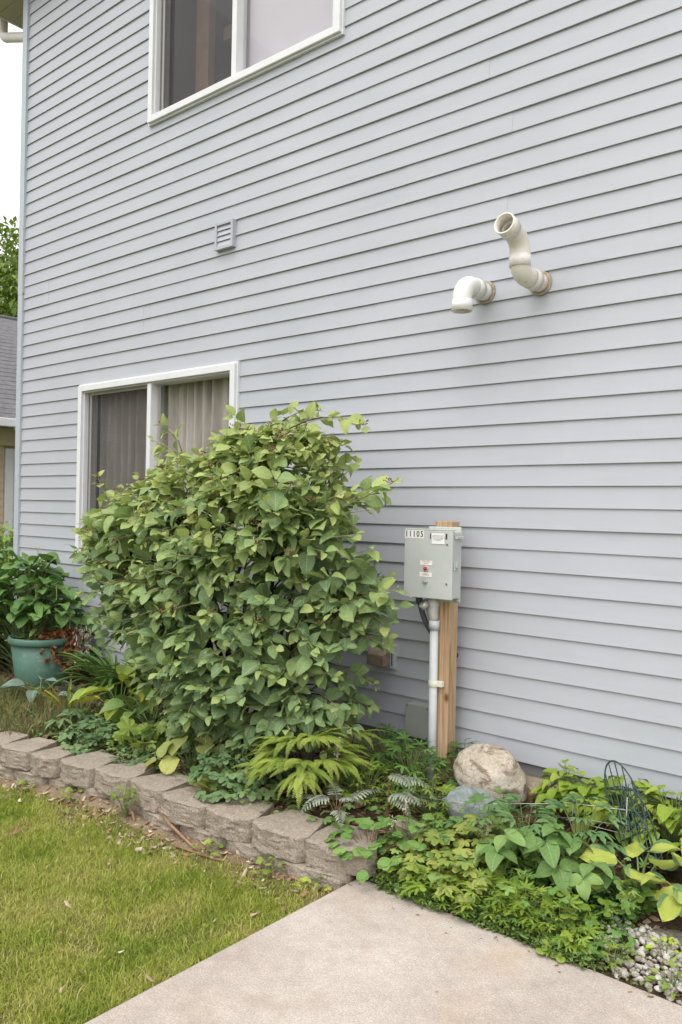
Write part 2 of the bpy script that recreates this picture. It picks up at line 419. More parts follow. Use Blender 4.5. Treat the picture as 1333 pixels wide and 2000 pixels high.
while True:
    zb = 1.578+k*COURSE; zt = zb+COURSE+.004
    if zb > ZTOP: break
    pr = (k+1)//2
    if pr in JOINT: js = [j for j in JOINT[pr]]
    else: js = [rng.choice([.3, .9, 1.7]) if rng.random() < .75 else rng.uniform(-6, -5.2)]
    js = sorted(js+([js[0]-3.66] if js[0]-3.66 > XL+.3 else [])+([js[0]+3.66] if js[0]+3.66 < XR else []))
    cuts = [XL]+js+[XR]
    for si in range(len(cuts)-1):
        a, b_ = cuts[si], cuts[si+1]+(.022 if si < len(cuts)-2 else 0)
        jog = .0016*((len(cuts)-si) % 2)
        segs = [(a, b_, zb, zt)]
        for (wx0, wx1, wz0, wz1) in WINS:
            new = []
            for (p, q, c0, c1) in segs:
                gx0, gx1, gz0, gz1 = wx0+.02, wx1-.02, wz0+.02, wz1-.02
                if q <= gx0 or p >= gx1 or c1 <= gz0 or c0 >= gz1: new.append((p, q, c0, c1)); continue
                if p < gx0: new.append((p, gx0, c0, c1))
                if q > gx1: new.append((gx1, q, c0, c1))
                p2, q2 = max(p, gx0), min(q, gx1)
                if c0 < gz0: new.append((p2, q2, c0, gz0))
                if c1 > gz1: new.append((p2, q2, gz1, c1))
            segs = new
        for (p, q, c0, c1) in segs:
            if q-p < .01 or c1-c0 < .006: continue
            lap_piece(p, q, zb, zt, c0 == zb, c0, c1, jog).build('siding_lap', M_SIDING, house)
    k += 1

# corner trim, two lengths with a lapped joint
zj = 3.24
for z0_, z1_, dx in ((.24, zj+.012, 0), (zj, 6.0, .0012)):
    m = MB(); prof = [(-6.680-dx, -.030-dx), (-6.6075, -.030-dx), (-6.6075, .0), (-6.600, .0), (-6.600, .05), (-6.680-dx, .05)]
    v = [(x, y, z) for z in (z0_, z1_) for x, y in prof]; n = len(prof)
    m.add(v, [tuple(range(n)), tuple(range(n, 2*n))]+[(i, (i+1) % n, n+(i+1) % n, n+i) for i in range(n)])
    m.build('corner_trim', M_CORNER, house, .0015)
# walls (openings left for the windows), foundation, rest of the house
m = MB()
xs = sorted({-6.66, 2.6}|{w[i] for w in WINS for i in (0, 1)}); zs = sorted({.2, 6.3}|{w[i] for w in WINS for i in (2, 3)})
for i in range(len(xs)-1):
    for j in range(len(zs)-1):
        cx, cz = (xs[i]+xs[i+1])/2, (zs[j]+zs[j+1])/2
        if any(w[0] < cx < w[1] and w[2] < cz < w[3] for w in WINS): continue
        m.box(xs[i], xs[i+1], .002, .14, zs[j], zs[j+1])
m.box(-6.66, -6.5, .14, 9, .2, 6.3); m.box(-6.66, 2.6, 8.9, 9.05, .2, 6.3); m.box(2.5, 2.65, .14, 9, .2, 6.3)
m.build('wall', M_SHEATH, house)
m = MB(); m.box(-6.64, 2.6, .004, .3, -.2, Z0+.02); m.build('foundation', M_FOUND, house)
m = MB()
for k2 in range(48):
    zz = Z0+k2*.12; m.prism_x([(0, 0), (0, 0)], 0, 0) if False else m.box(-6.672, -6.66, .06, 9.05, zz, zz+.112)
m.build('side_wall_cladding', M_SIDING, house)
# soffit boards under the left eave, fascia, gutter, roof
for k2 in range(34):
    yy = -.27+k2*.135
    m = MB(); m.box(-7.205, -6.675, yy+.003, yy+.135, 5.874+.002*(k2 % 2), 5.886); m.build('soffit_board', M_SOFFIT, house, .002)
m = MB(); m.box(-7.23, -7.207, -.29, 9.3, 5.868, 6.05); m.build('fascia', M_GUTTER, house, .003)
m = MB(); prof = [(-7.232, 6.03), (-7.232, 5.935), (-7.30, 5.925), (-7.335, 5.95), (-7.345, 6.0), (-7.36, 6.03), (-7.352, 6.03), (-7.338, 6.0), (-7.328, 5.955), (-7.298, 5.932), (-7.238, 5.942), (-7.238, 6.03)]
n = len(prof); v = [(x, y, z) for y in (-.29, 9.3) for x, z in prof]
m.add(v, [tuple(range(n)), tuple(range(n, 2*n))]+[(i, (i+1) % n, n+(i+1) % n, n+i) for i in range(n)]); m.build('gutter', M_GUTTER, house)
m = MB(); m.tube([(-7.29, .10, 5.93), (-7.29, .10, 5.80), (-7.275, .10, 5.755), (-7.24, .10, 5.725), (-6.78, .10, 5.565), (-6.74, .10, 5.53), (-6.725, .10, 5.47), (-6.725, .10, .3)], [.041, .041, .043, .043, .041, .041, .041, .041], 10); m.build('downspout', M_GUTTER, house)
M_SHINGLE = None
def mk_shingle():
    b = NB('asphalt_shingles'); co = b.coord(); oi = b.n('ShaderNodeObjectInfo').outputs['Random']
    c = b.ramp(b.noise(b.mapping(co, (3, 3, 3)), 4, 5), [(.3, (.10, .10, .105)), (.7, (.17, .165, .17))])
    c = b.mix(b.math('MULTIPLY', oi, .5), c, (.12, .115, .12))
    c = b.mix(.5, c, b.ramp(b.noise(co, 90, 3), [(.3, (.3, .3, .3)), (.7, (.7, .7, .7))]), 'OVERLAY')
    return b.done(b.pbr(c, .95, .1))
M_SHINGLE = mk_shingle()
m = MB(); m.add([(-7.35, -.3, 6.06), (-2.0, -.3, 8.4), (3.2, -.3, 6.06), (-7.35, 9.3, 6.06), (-2.0, 9.3, 8.4), (3.2, 9.3, 6.06),
                 (-7.35, -.3, 6.0), (3.2, -.3, 6.0), (-7.35, 9.3, 6.0), (3.2, 9.3, 6.0)],
                [(0, 1, 4, 3), (1, 2, 5, 4), (6, 7, 2, 1, 0), (3, 4, 5, 9, 8), (6, 0, 3, 8), (2, 7, 9, 5)]); m.build('roof', M_SHINGLE, house)
m = MB(); m.box(-6.67, 2.62, -.28, .002, 6.1, 6.0+.12); m.build('gable_soffit', M_SOFFIT, house)

def window(w, upper):
    x0, x1, z0, z1 = w
    fw = .047; root = None
    fm = MB()
    # outer flange
    fm.box(x0, x0+fw, -.045, .03, z0, z1); fm.box(x1-fw, x1, -.045, .03, z0, z1)
    fm.box(x0+fw, x1-fw, -.044, .03, z0, z0+fw); fm.box(x0+fw, x1-fw, -.044, .03, z1-fw, z1)
    me = fm.mesh('window', .004, 2)
    wroot = link('window', me, M_WHITE, house)
    gx0, gx1, gz0, gz1 = x0+fw, x1-fw, z0+fw, z1-fw
    # trim channel standing proud round the frame
    tm = MB(); e = .012
    tm.box(x0-e, x0-.0005, -.026, -.001, z0-e, z1+e); tm.box(x1+.0005, x1+e, -.026, -.001, z0-e, z1+e)
    tm.box(x0, x1, -.0265, -.001, z1+.0005, z1+e); tm.box(x0, x1, -.0265, -.001, z0-e, z0-.0005)
    tm.build('trim_channel', M_WHITE, wroot)
    # inner stepped liner
    lm = MB(); s = .009
    lm.box(gx0-.001, gx0+s, -.02, .10, gz0, gz1); lm.box(gx1-s, gx1+.001, -.02, .10, gz0, gz1)
    lm.box(gx0+s, gx1-s, -.0195, .10, gz0-.001, gz0+s); lm.box(gx0+s, gx1-s, -.0195, .10, gz1-s, gz1+.001)
    lm.build('frame_liner', M_WHITE, wroot, .002)
    xm = (x0+x1)/2-.01
    mm = MB(); mm.box(xm-.022, xm+.022, -.030, .06, gz0+s-.002, gz1-s+.002); mm.build('mullion', M_WHITE, wroot, .003)
    # left sash frame with screen
    sm_ = MB(); a0, a1 = gx0+s+.001, xm-.023; c0, c1 = gz0+s+.001, gz1-s-.001; t = .02
    sm_.box(a0+.03, a0+.03+t, .012, .024, c0, c1); sm_.box(a1-t*.5, a1, .012, .024, c0, c1); sm_.box(a0+.03+t, a1-t*.5, .0125, .0235, c0, c0+t*.5); sm_.box(a0+.03+t, a1-t*.5, .0125, .0235, c1-t, c1)
    sm_.build('screen_frame', plain_grey, wroot)
    q = MB(); q.add([(a0, .018, c0), (a1, .018, c0), (a1, .018, c1), (a0, .018, c1)], [(0, 1, 2, 3)]); q.build('insect_screen', M_SCREEN, wroot)
    q = MB(); q.box(a0+.001, a1-.001, .052, .056, c0, c1); q.build('pane', M_GLASS, wroot)
    # right sash
    b0, b1 = xm+.023, gx1-s-.001
    q = MB(); q.box(b1-.016-(.03 if upper else 0), b1-(.03 if upper else 0), .01, .05, c0, c1); q.build('sash_frame', M_WHITE, wroot, .002)
    q = MB(); q.box(b0+.001, b1-.001, .030, .034, c0, c1); q.build('pane', M_GLASS, wroot)
    # room behind
    q = MB(); d = 1.6
    q.box(x0-.4, x0-.38, .141, d, z0-.5, z1+.3); q.box(x1+.38, x1+.4, .141, d, z0-.5, z1+.3); q.box(x0-.4, x1+.4, d, d+.02, z0-.5, z1+.3)
    q.box(x0-.4, x1+.4, .141, d, z0-.52, z0-.5); q.box(x0-.4, x1+.4, .141, d, z1+.3, z1+.32); q.build('room', M_DARK, wroot)
    if upper:
        q = MB(); q.box(b0-.14, b1+.06, .10, .104, c0-.02, c1+.05); q.build('sky_reflection_panel', M_SKYREFL, wroot)  # added panel, its colour stands in for sky reflected in the glass
        q = MB(); q.box(a0+.05, a0+.19, .30, .36, c0-.1, c1+.2); q.box(a0+.19, a0+.95, .44, .52, c0+.66, c0+.76); q.build('interior_casing', M_WOODIN, wroot)
    else:
        nx = 260; v = []; f = []
        for i in range(nx+1):
            x = a0-.05+(b1-a0+.1)*i/nx
            y = .17+.036*math.sin(x*58+2*math.sin(x*7))+.010*math.sin(x*131+1)
            for z in (z0-.1, (z0+z1)/2, z1+.05): v.append((x, y+.004*math.sin(z*5+x*20), z))
        for i in range(nx):
            for j in range(2): f.append((i*3+j, (i+1)*3+j, (i+1)*3+j+1, i*3+j+1))
        q = MB(); q.add(v, f, True); q.build('curtain', M_CURTAIN, wroot)
    return wroot
plain_grey = plain('grey_aluminium_frame', (.34, .33, .32), .4, .06, 9, .5, .3)
window(WINS[0], False); window(WINS[1], True)

# ------------------------------------------------------------------ things fixed on the wall
# louvred vent
lv = thing('louvred_vent', 'small square grey louvred vent with four slats high on the siding', 'vent', (-4.01, -.02, 3.135))
x0, x1, z0, z1 = -4.10, -3.925, 3.130, 3.308
m = MB(); t = .02
m.box(x0, x0+t, -.042, -.004, z0, z1); m.box(x1-t, x1, -.042, -.004, z0, z1); m.box(x0+t, x1-t, -.0415, -.004, z0, z0+t); m.box(x0+t, x1-t, -.0415, -.004, z1-t, z1)
m.build('frame', M_SIDING, lv, .002)
m = MB(); m.box(x0+t, x1-t, -.008, -.003, z0+t, z1-t); m.build('backing', M_DARK, lv)
for i in range(4):
    zz = z0+t+.001+i*.0342
    m = MB(); m.prism_x([(-.036, zz+.001), (-.036, zz+.004), (-.027, zz+.0338), (-.022, zz+.0338), (-.022, zz+.001)], x0+t+.001, x1-t-.001); m.build('slat', M_SIDING, lv)

# pipes
def collar(path, ro, ri, name, mat, parent):
    m = MB(); m.pipe(path, ro, ri); return m.build(name, mat, parent)
PR = .0435; CR = .0485
pb = thing('vent_pipe', 'short white plastic vent pipe with one elbow turned down out of the siding', 'pipe', (-2.075, 0, 2.543))
x = -2.075; z = 2.543
collar([(x, .03, z), (x, -.12, z)], PR, PR-.005, 'straight_pipe', M_PVC1, pb)
collar([(x, -.075, z), (x, -.135, z)], CR, PR-.002, 'socket', M_PVC1, pb)
pa_ = [Vector((x, -.13, z))]+arc((x, -.15, z-.075), .075, (0, 0, 1), (0, -1, 0), 0, PI/2, 10)+[Vector((x, -.225, z-.085))]
collar(pa_, .047, .042, 'elbow', M_PVC1, pb)
collar([(x, -.225, z-.08), (x, -.225, z-.135)], CR+.001, .043, 'socket', M_PVC1, pb)
m = MB(); m.tube([(x, -.225, z-.118), (x, -.225, z-.121)], .0435, 24); m.build('mesh_cap', plain('tan_mesh_cap', (.42, .35, .25), .8, .3, 90), pb)
m = MB(); m.pipe([(x, -.006, z), (x, -.019, z)], .0565, .0447, 28); m.build('sealant_ring', M_SEAL, pb)
pc = thing('vent_pipe', 'taller cream S-shaped plastic vent pipe rising to an open round mouth', 'pipe', (-1.786, 0, 2.548))
x = -1.776; z = 2.540
collar([(x, .03, z), (x, -.12, z)], PR, PR-.005, 'straight_pipe', M_PVC2, pc)
collar([(x, -.07, z), (x, -.125, z)], CR, PR-.002, 'socket', M_PVC2, pc)
collar([Vector((x, -.12, z))]+arc((x, -.158, z+.062), .062, (0, 0, -1), (0, -1, 0), 0, PI/2, 10)+[Vector((x, -.22, z+.07))], .047, .042, 'elbow', M_PVC2, pc)
collar([(x, -.22, z+.028), (x, -.22, z+.080)], CR+.001, .043, 'socket', M_PVC1, pc)
dx = -.30
e2 = [Vector((x, -.22, z+.070))]+arc((x, -.305, z+.085), .085, (0, 1, 0), (0, 0, 1), 0, PI/2*.92, 10)
tdir = (e2[-1]-e2[-2]).normalized()
collar(e2+[e2[-1]+tdir*.02], .047, .042, 'elbow', M_PVC2, pc)
collar([e2[-1]+tdir*.012, e2[-1]+tdir*.080], CR+.001, .044, 'socket', M_PVC2, pc)
m = MB(); m.pipe([(x, -.006, z), (x, -.019, z)], .0575, .0447, 28); m.build('sealant_ring', M_SEAL, pc)

# dryer vent hood behind the shrub, junction box
dv = thing('wall_vent_hood', 'square grey dryer vent hood with a brown flap low on the wall behind the shrub', 'vent', (-2.64, -.02, .6))
m = MB(); m.box(-2.715, -2.575, -.032, -.004, .595, .725); m.build('mounting_plate', M_CORNER, dv, .004)
m = MB(); m.prism_x([(-.033, .705), (-.10, .675), (-.10, .615), (-.033, .608)], -2.712, -2.60); m.build('hood', plain('weathered_brown_plastic', (.24, .185, .135), .7, .25, 25), dv, .004)
m = MB(); m.box(-2.594, -2.588, -.0335, -.0322, .615, .700); m.build('slot', M_BLACK, dv)
jb = thing('junction_box', 'plain grey metal junction box mounted low on the siding behind the conduit', 'junction box', (-2.385, -.02, .28))
m = MB(); m.box(-2.452, -2.31, -.082, -.012, .28, .447); m.build('box_body', M_JBOX, jb, .003)
m = MB(); m.box(-2.454, -2.308, -.088, -.0825, .278, .449); m.build('cover', M_JBOX, jb, .002)
for xx, zz in ((-2.443, .438), (-2.318, .438), (-2.443, .289), (-2.318, .289)):
    m = MB(); m.tube([(xx, -.088, zz), (xx, -.0905, zz)], .004, 8); m.build('screw', M_RUST, jb)

# ------------------------------------------------------------------ post, control panel, conduit
PX, PY, RZ = -2.183, -.145, math.radians(5)
post = thing('wooden_post', 'square untreated timber post holding the grey control panel', 'post', (PX, PY, .1), RZ)
m = MB(); h = .0445; m.box(-h, h, -h, h, -.25, 1.302); m.build('timber', M_WOOD, post, .004, 2, True)
cp = thing('control_panel', 'grey electrical control cabinet numbered 11105 on the wooden post', 'electrical box', (PX-.022, PY-.045, 1.03), RZ)
W2 = .132
m = MB(); m.box(-.05, .128, -.0125, -.0015, -.02, .345); m.build('mounting_flange', M_CAB2, cp, .004, 2, True)
m = MB(); m.box(-W2+.004, W2-.004, -.088, -.013, .004, .322); m.build('cabinet_body', M_CAB, cp, .003, 2, True)
m = MB(); m.box(-W2, W2, -.104, -.0885, .0, .328); door = m.build('door', M_CAB, cp, .003, 2, True)
m = MB(); m.box(-W2-.001, W2+.006, -.1045, -.078, .3285, .334); m.build('drip_lip', M_CAB2, cp, .001, 1, True)
m = MB(); m.box(W2-.003, W2+.012, -.078, -.012, .29, .302); m.build('side_rail', M_CAB2, cp, .001, 1, True)
m = MB(); m.box(W2-.003, W2+.004, -.086, -.05, .140, .182); m.tube([(W2+.004, -.062, .161), (W2+.009, -.062, .161)], .014, 14); m.build('latch', M_CAB2, cp, .0015, 1, True)
for zz in (.262, .075):
    m = MB(); m.tube([(W2-.028, -.1045, zz), (W2-.028, -.1075, zz)], .0048, 10); m.build('screw', M_RUST, cp, 0, 2, True)
m = MB(); m.box(-.02+.126, .126, -.03, -.0128, -.012, .004); m.build('lower_bracket', M_JBOX, cp, .001, 1, True)
def sticker(name, x0, x1, z0, z1, y=-.1046, mat=M_STICK, border=None):
    m = MB(); m.box(x0, x1, y-.0006, y+.0004, z0, z1); s = m.build(name, mat, cp, 0, 2, True)
    return s
def text(body, size, cx, cz, y, mat, parent, name, xs=1.0, bold=.0):
    cu = bpy.data.curves.new('t', 'FONT'); cu.body = body; cu.size = size; cu.align_x = 'CENTER'; cu.align_y = 'CENTER'; cu.offset = bold; cu.extrude = .0002
    to = bpy.data.objects.new('t', cu); col.objects.link(to)
    dg = bpy.context.evaluated_depsgraph_get(); me = bpy.data.meshes.new_from_object(to.evaluated_get(dg)); bpy.data.objects.remove(to); bpy.data.curves.remove(cu)
    me.materials.clear(); me.name = name
    M = Matrix.Translation((cx, y, cz)) @ Matrix.Rotation(PI/2, 4, 'X') @ Matrix.Diagonal((xs, 1, 1, 1))
    return link(name, me, mat, parent, M, True)
for i, ch in enumerate('11105'):
    xx = -W2+.013+i*.0212
    s = sticker('number_sticker', xx-.0104, xx+.0104, .287, .327)
    text(ch, .040, xx, .307, -.1056, M_BLACK, s, 'digit', .80, .0008)
s = sticker('notice_label', .018, .092, .263, .318); 
m = MB(); 
for (a, b_, c, d) in ((.018, .092, .317, .3183), (.018, .092, .2627, .264), (.0177, .019, .263, .318), (.091, .0923, .263, .318)): m.box(a, b_, -.1059, -.1051, c, d)
m.build('border', M_GREYINK, s, 0, 2, True)
m = MB()
for i in range(5): m.box(.055-[.03, .033, .031, .026, .014][i], .055+[.03, .033, .031, .026, .014][i], -.1058, -.1051, .303-i*.0058, .305-i*.0058)
m.build('print', M_GREYINK, s, 0, 2, True)
for xx in (.0125, .0995):
    m = MB(); m.box(xx-.002-(.002 if xx > .05 else 0), xx+.002+(.002 if xx > .05 else 0), -.1054, -.1042, .287, .314); m.build('black_mark', M_BLACK, cp, 0, 2, True)
s = sticker('nameplate', -.040, .026, .160, .182, -.1052); text('HIGH LEVEL\nALARM', .0092, -.007, .1735, -.1064, M_REDINK, s, 'lettering', .9)
s = sticker('nameplate', -.042, .024, .103, .125, -.1052); text('SILENCE', .0115, -.009, .114, -.1064, M_REDINK, s, 'lettering', .9)
m = MB(); m.tube([(-.008, -.104, .1435), (-.008, -.111, .1435)], .0135, 18); bz = m.build('lamp_bezel', M_METAL, cp, .001, 1, True)
m = MB(); m.lathe([(0.0001, .012), (.004, .0113), (.0075, .008), (.0095, .003), (.0098, 0)], 0, 0, 18)
link('red_lens', m.mesh('red_lens'), M_RED, bz, Matrix.Translation((-.008, -.111, .1435)) @ Matrix.Rotation(PI/2, 4, 'X'), True)
m = MB(); m.tube([(-.010, -.104, .083), (-.010, -.112, .083)], [.013, .011], 16); m.tube([(-.010, -.112, .083), (-.010, -.124, .079)], [.0065, .008], 12); m.build('knob', M_METAL, cp, 0, 2, True)

cx, cy = -2.203, -.215
cd = thing('conduit_riser', 'vertical grey conduit pipe strapped to the wooden post below the control panel', 'conduit', (cx, cy, .05))
m = MB(); m.tube([(cx+.004, cy, -.1), (cx, cy, .885)], .0205, 20); m.build('pipe', M_COND, cd)
m = MB(); m.pipe([(cx, cy, .872), (cx, cy, .916)], .0265, .0207, 22); m.build('coupling', M_COND, cd)
m = MB(); m.tube([(cx-.004, cy, .905), (cx-.006, cy, .93), (cx-.012, cy+.002, .965), (cx-.018, cy+.008, 1.0), (cx-.014, cy+.012, 1.032)], [.021, .025, .031, .036, .031], 18)
m.tube([(cx-.034, cy-.024, .985), (cx-.046, cy-.040, 1.0)], [.026, .024], 14); m.build('service_elbow', M_METAL, cd, 0)
m = MB(); m.pipe([(cx+.002, cy, .592), (cx+.002, cy, .622)], .0245, .0207, 20); m.box(cx+.018, cx+.05, cy-.002, cy+.024, .594, .620); m.build('strap', M_STRAP, cd, .0015, 1)
m = MB(); m.tube(bez((-2.29, -.225, 1.035), (-2.285, -.215, .93), (-2.25, -.16, .84), 6)+bez((-2.25, -.16, .84), (-2.215, -.11, .76), (-2.20, -.01, .72), 6)[1:], .0135, 12)
m.tube([(-2.29, -.225, 1.035), (-2.289, -.222, .995)], .0175, 12)
tag(m.build('flexible_conduit', M_FLEX), 'dark grey flexible conduit curving from the cabinet back to the wall', 'conduit')

# ------------------------------------------------------------------ retaining wall of split-face blocks
def block_mesh(seed, w, d, h):
    r = random.Random(seed); nx, nz, nyy = 9, 5, 5
    bm = bmesh.new(); bmesh.ops.create_cube(bm, size=1)
    bmesh.ops.subdivide_edges(bm, edges=bm.edges[:], cuts=11, use_grid_fill=True)
    off = Vector((seed*7.3, seed*3.1, 0))
    for v in bm.verts:
        x, y, z = v.co.x, v.co.y, v.co.z     # y -0.5 is the front
        t = y+.5
        ww = w*(1-.42*max(0, t-.15))
        if y < -.30:                                # chamfered rounded front corners
            ww *= 1-.16*((-.30-y)/.2)**1.6*1.0
        P = Vector((x*ww, y*d-.018*math.cos(x*PI)*(1 if y < 0 else 0), z*h))
        front = max(0, min(1, (-.12-y)/.3)) if z < .48 else 0
        n1 = noise.fractal(P*32+off, 1.0, 2.0, 4)
        if y < -.49 or front > .3: 
            P.y += (n1*.007+.0085*noise.noise(P*120+off))*(1 if y < -.49 else .35)
            if abs(x) > .45: P.x += noise.noise(P*30+off)*.006
        if z > .49: P.z += .0015*noise.noise(P*30+off)
        edge = (1 if z > .49 else 0)+(1 if y < -.49 else 0)+(1 if abs(x) > .49 else 0)
        if edge >= 2: P.z -= .004*abs(noise.noise(P*45+off))+.002
        v.co = P
    me = bpy.data.meshes.new('block'); bm.to_mesh(me); bm.free()
    me.polygons.foreach_set('use_smooth', [True]*len(me.polygons)); me.set_sharp_from_angle(angle=math.radians(26))
    return me
wallr = thing('retaining_wall', 'low retaining wall of tan split-face concrete blocks edging the garden bed', 'garden wall', (-3.1, -1.15, -.05))
bmesh_ = [block_mesh(i+1, .282, .22, .100) for i in range(5)]
tops = [(-6.42, -1.43), (-6.14, -1.44), (-5.86, -1.45), (-5.58, -1.45), (-5.30, -1.45), (-5.03, -1.44), (-4.76, -1.42), (-4.49, -1.40), (-4.24, -1.366), (-4.0, -1.322), (-3.80, -1.275), (-3.547, -1.241), (-3.275, -1.212), (-3.015, -1.225), (-2.735, -1.21), (-2.47, -1.168), (-2.185, -1.160), (-1.905, -1.062)]
for i in range(len(tops)-1):
    a, b_ = Vector(tops[i]), Vector(tops[i+1]); c = (a+b_)/2; ang = math.atan2(b_.y-a.y, b_.x-a.x)
    ln = (b_-a).length
    M = Matrix.Translation((c.x-.11*math.sin(ang), c.y+.105+rng.uniform(-.008, .008), .080+rng.uniform(-.004, .004))) @ Matrix.Rotation(ang+rng.uniform(-.05, .05), 4, 'Z') @ Matrix.Rotation(rng.uniform(-.02, .02), 4, 'Y') @ Matrix.Diagonal((ln/.275, 1, 1, 1))
    me = bmesh_[i % 5]
    link('block', me, M_BLOCK, wallr, M)
    if i < len(tops)-2:
        nx_ = Vector(tops[min(i+2, len(tops)-1)]); c2 = b_
        M = Matrix.Translation((c2.x-.03, c2.y+.112+rng.uniform(-.01, .01), -.023+rng.uniform(-.005, .003))) @ Matrix.Rotation(ang+rng.uniform(-.06, .06), 4, 'Z') @ Matrix.Diagonal((ln/.275, 1, 1, 1))
        link('block', bmesh_[(i+2) % 5], M_BLOCK, wallr, M)

link('block', bmesh_[3], M_BLOCK, wallr, Matrix.Translation((-2.115, -1.030, -.024)) @ Matrix.Rotation(.05, 4, 'Z') @ Matrix.Diagonal((.9, 1, 1, 1)))
# ------------------------------------------------------------------ stones
def rock_mesh(name, seed, sx, sy, sz, amp=.16, fr=1.6, sub=4, ridged=False):
    bm = bmesh.new(); bmesh.ops.create_icosphere(bm, subdivisions=sub, radius=1)
    off = Vector((seed*5.1, seed*2.7, seed*1.3))
    for v in bm.verts:
        p = v.co.copy(); n1 = noise.fractal(p*fr+off, 1.0, 2.1, 5)
        if ridged: n1 = -abs(n1)*1.3+.2
        p = p*(1+amp*n1+.05*noise.noise(p*.8+off))
        v.co = Vector((p.x*sx, p.y*sy, p.z*sz))
    me = bpy.data.meshes.new(name); bm.to_mesh(me); bm.free(); me.polygons.foreach_set('use_smooth', [not ridged]*len(me.polygons)); return me
def mk_rock(name, a, b2, st, sscale=6):
    b = NB(name); co = b.coord()
    c = b.ramp(b.noise(co, 5, 7, .65), [(.3, a), (.7, b2)])
    s = b.ramp(b.noise(b.mapping(co, (1, 1, 2.2)), sscale, 7, .72, .6), [(.50, 0.0), (.60, 1.0)]); c = b.mix(b.math('MULTIPLY', s, .8), c, st)
    c = b.mix(.55, c, b.ramp(b.noise(co, 90, 3, .7), [(.25, (.25, .25, .25)), (.75, (.75, .75, .75))]), 'OVERLAY')
    return b.done(b.pbr(c, .85, .25, 0, b.bump(b.noise(co, 22, 8, .75), 1.0, .022)))
M_BOULD = mk_rock('pale_quartz_rock', (.46, .38, .29), (.64, .58, .49), (.20, .13, .075), 11)
M_BLUER = mk_rock('blue_grey_rock', (.21, .24, .235), (.35, .385, .37), (.42, .42, .38), 4)
M_TANR = mk_rock('tan_fieldstone', (.32, .25, .19), (.47, .40, .32), (.20, .15, .11), 8)
M_GREYR = mk_rock('grey_flagstone', (.25, .22, .19), (.36, .33, .29), (.13, .14, .07), 5)
M_BRICK = mk_rock('weathered_brick', (.22, .12, .075), (.32, .19, .125), (.15, .10, .07), 14)
def rock(name, label, mat, loc, size, rot, seed, amp=.16, fr=1.6, ridged=False, sub=4, cat='rock', group=None):
    M = Matrix.Translation(loc) @ Matrix.Rotation(rot[2], 4, 'Z') @ Matrix.Rotation(rot[1], 4, 'Y') @ Matrix.Rotation(rot[0], 4, 'X')
    o = link(name, rock_mesh(name, seed, *size, amp, fr, sub, ridged), mat, None, M); return tag(o, label, cat, group)
rock('boulder', 'large rounded cream and brown boulder against the wall beside the post', M_BOULD, (-1.858, -.245, .232), (.168, .135, .142), (.1, .25, .1), 6, .12, 1.3)
rock('rock', 'angular blue-grey rock lying in front of the cream boulder', M_BLUER, (-1.815, -.475, .165), (.13, .085, .088), (.1, .22, .5), 8, .34, .9, True, 3)
rock('stone', 'small rounded tan stone right of the boulder by the foundation', M_TANR, (-1.70, -.085, .165), (.058, .05, .045), (0, 0, .4), 5, .1, 1.2, False, 3)
rock('stone', 'low flat tan stone under the blue-grey rock', M_TANR, (-1.74, -.47, .085), (.09, .07, .035), (0, .1, .3), 15, .12, 1.2, False, 3)
rock('stone', 'pale round pebble left of the blue-grey rock', M_BOULD, (-1.925, -.545, .088), (.040, .032, .03), (0, .1, .3), 17, .12, 1.2, False, 3)
rock('stone', 'brown jagged stone among the columbine leaves near the path corner', M_TANR, (-1.955, -.735, .105), (.075, .05, .045), (0, .3, .6), 21, .25, 1.3, True, 3)
m = MB(); m.box(-.05, .05, -.03, .03, -.03, .03); o = m.build('broken_brick', M_BRICK, None, .006, 2, False, Matrix.Translation((-1.745, -.15, .15)) @ Matrix.Rotation(.5, 4, 'Z') @ Matrix.Rotation(.15, 4, 'Y')); tag(o, 'small broken brown brick between boulder and little tan stone', 'brick')
rock('flagstone', 'long grey mossy edging stone under the variegated hosta', M_GREYR, (-.905, -.745, .018), (.155, .055, .034), (0, -.03, .35), 31, .14, 1.5, False, 4, 'stone')
rock('flagstone', 'flat tan edging stone half buried beside the gravel', M_GREYR, (-1.105, -.875, .004), (.10, .05, .024), (0, 0, .25), 33, .14, 1.5, False, 4, 'stone')
rock('flagstone', 'rightmost weathered edging stone beyond the gravel patch', M_GREYR, (-.62, -.70, .02), (.12, .07, .035), (0, 0, .1), 35, .14, 1.5, False, 4, 'stone')

# ------------------------------------------------------------------ scattered small geometry (stuff)
def tri_mesh(name, V, T, UV=None, RN=None, smooth=True):
    me = bpy.data.meshes.new(name); V = np.asarray(V, np.float32); T = np.asarray(T, np.int32)
    me.vertices.add(len(V)); me.vertices.foreach_set('co', V.ravel())
    me.loops.add(len(T)*3); me.loops.foreach_set('vertex_index', T.ravel())
    me.polygons.add(len(T)); me.polygons.foreach_set('loop_start', np.arange(0, len(T)*3, 3, dtype=np.int32))
    me.update(calc_edges=True)
    me.polygons.foreach_set('use_smooth', np.full(len(T), smooth))
    if UV is not None:
        u = me.uv_layers.new(name='UVMap'); u.data.foreach_set('uv', np.asarray(UV, np.float32)[T.ravel()].ravel())
    if RN is not None:
        a = me.attributes.new('rnd', 'FLOAT', 'POINT'); a.data.foreach_set('value', np.asarray(RN, np.float32))
    return me
NR = np.random.default_rng(11)

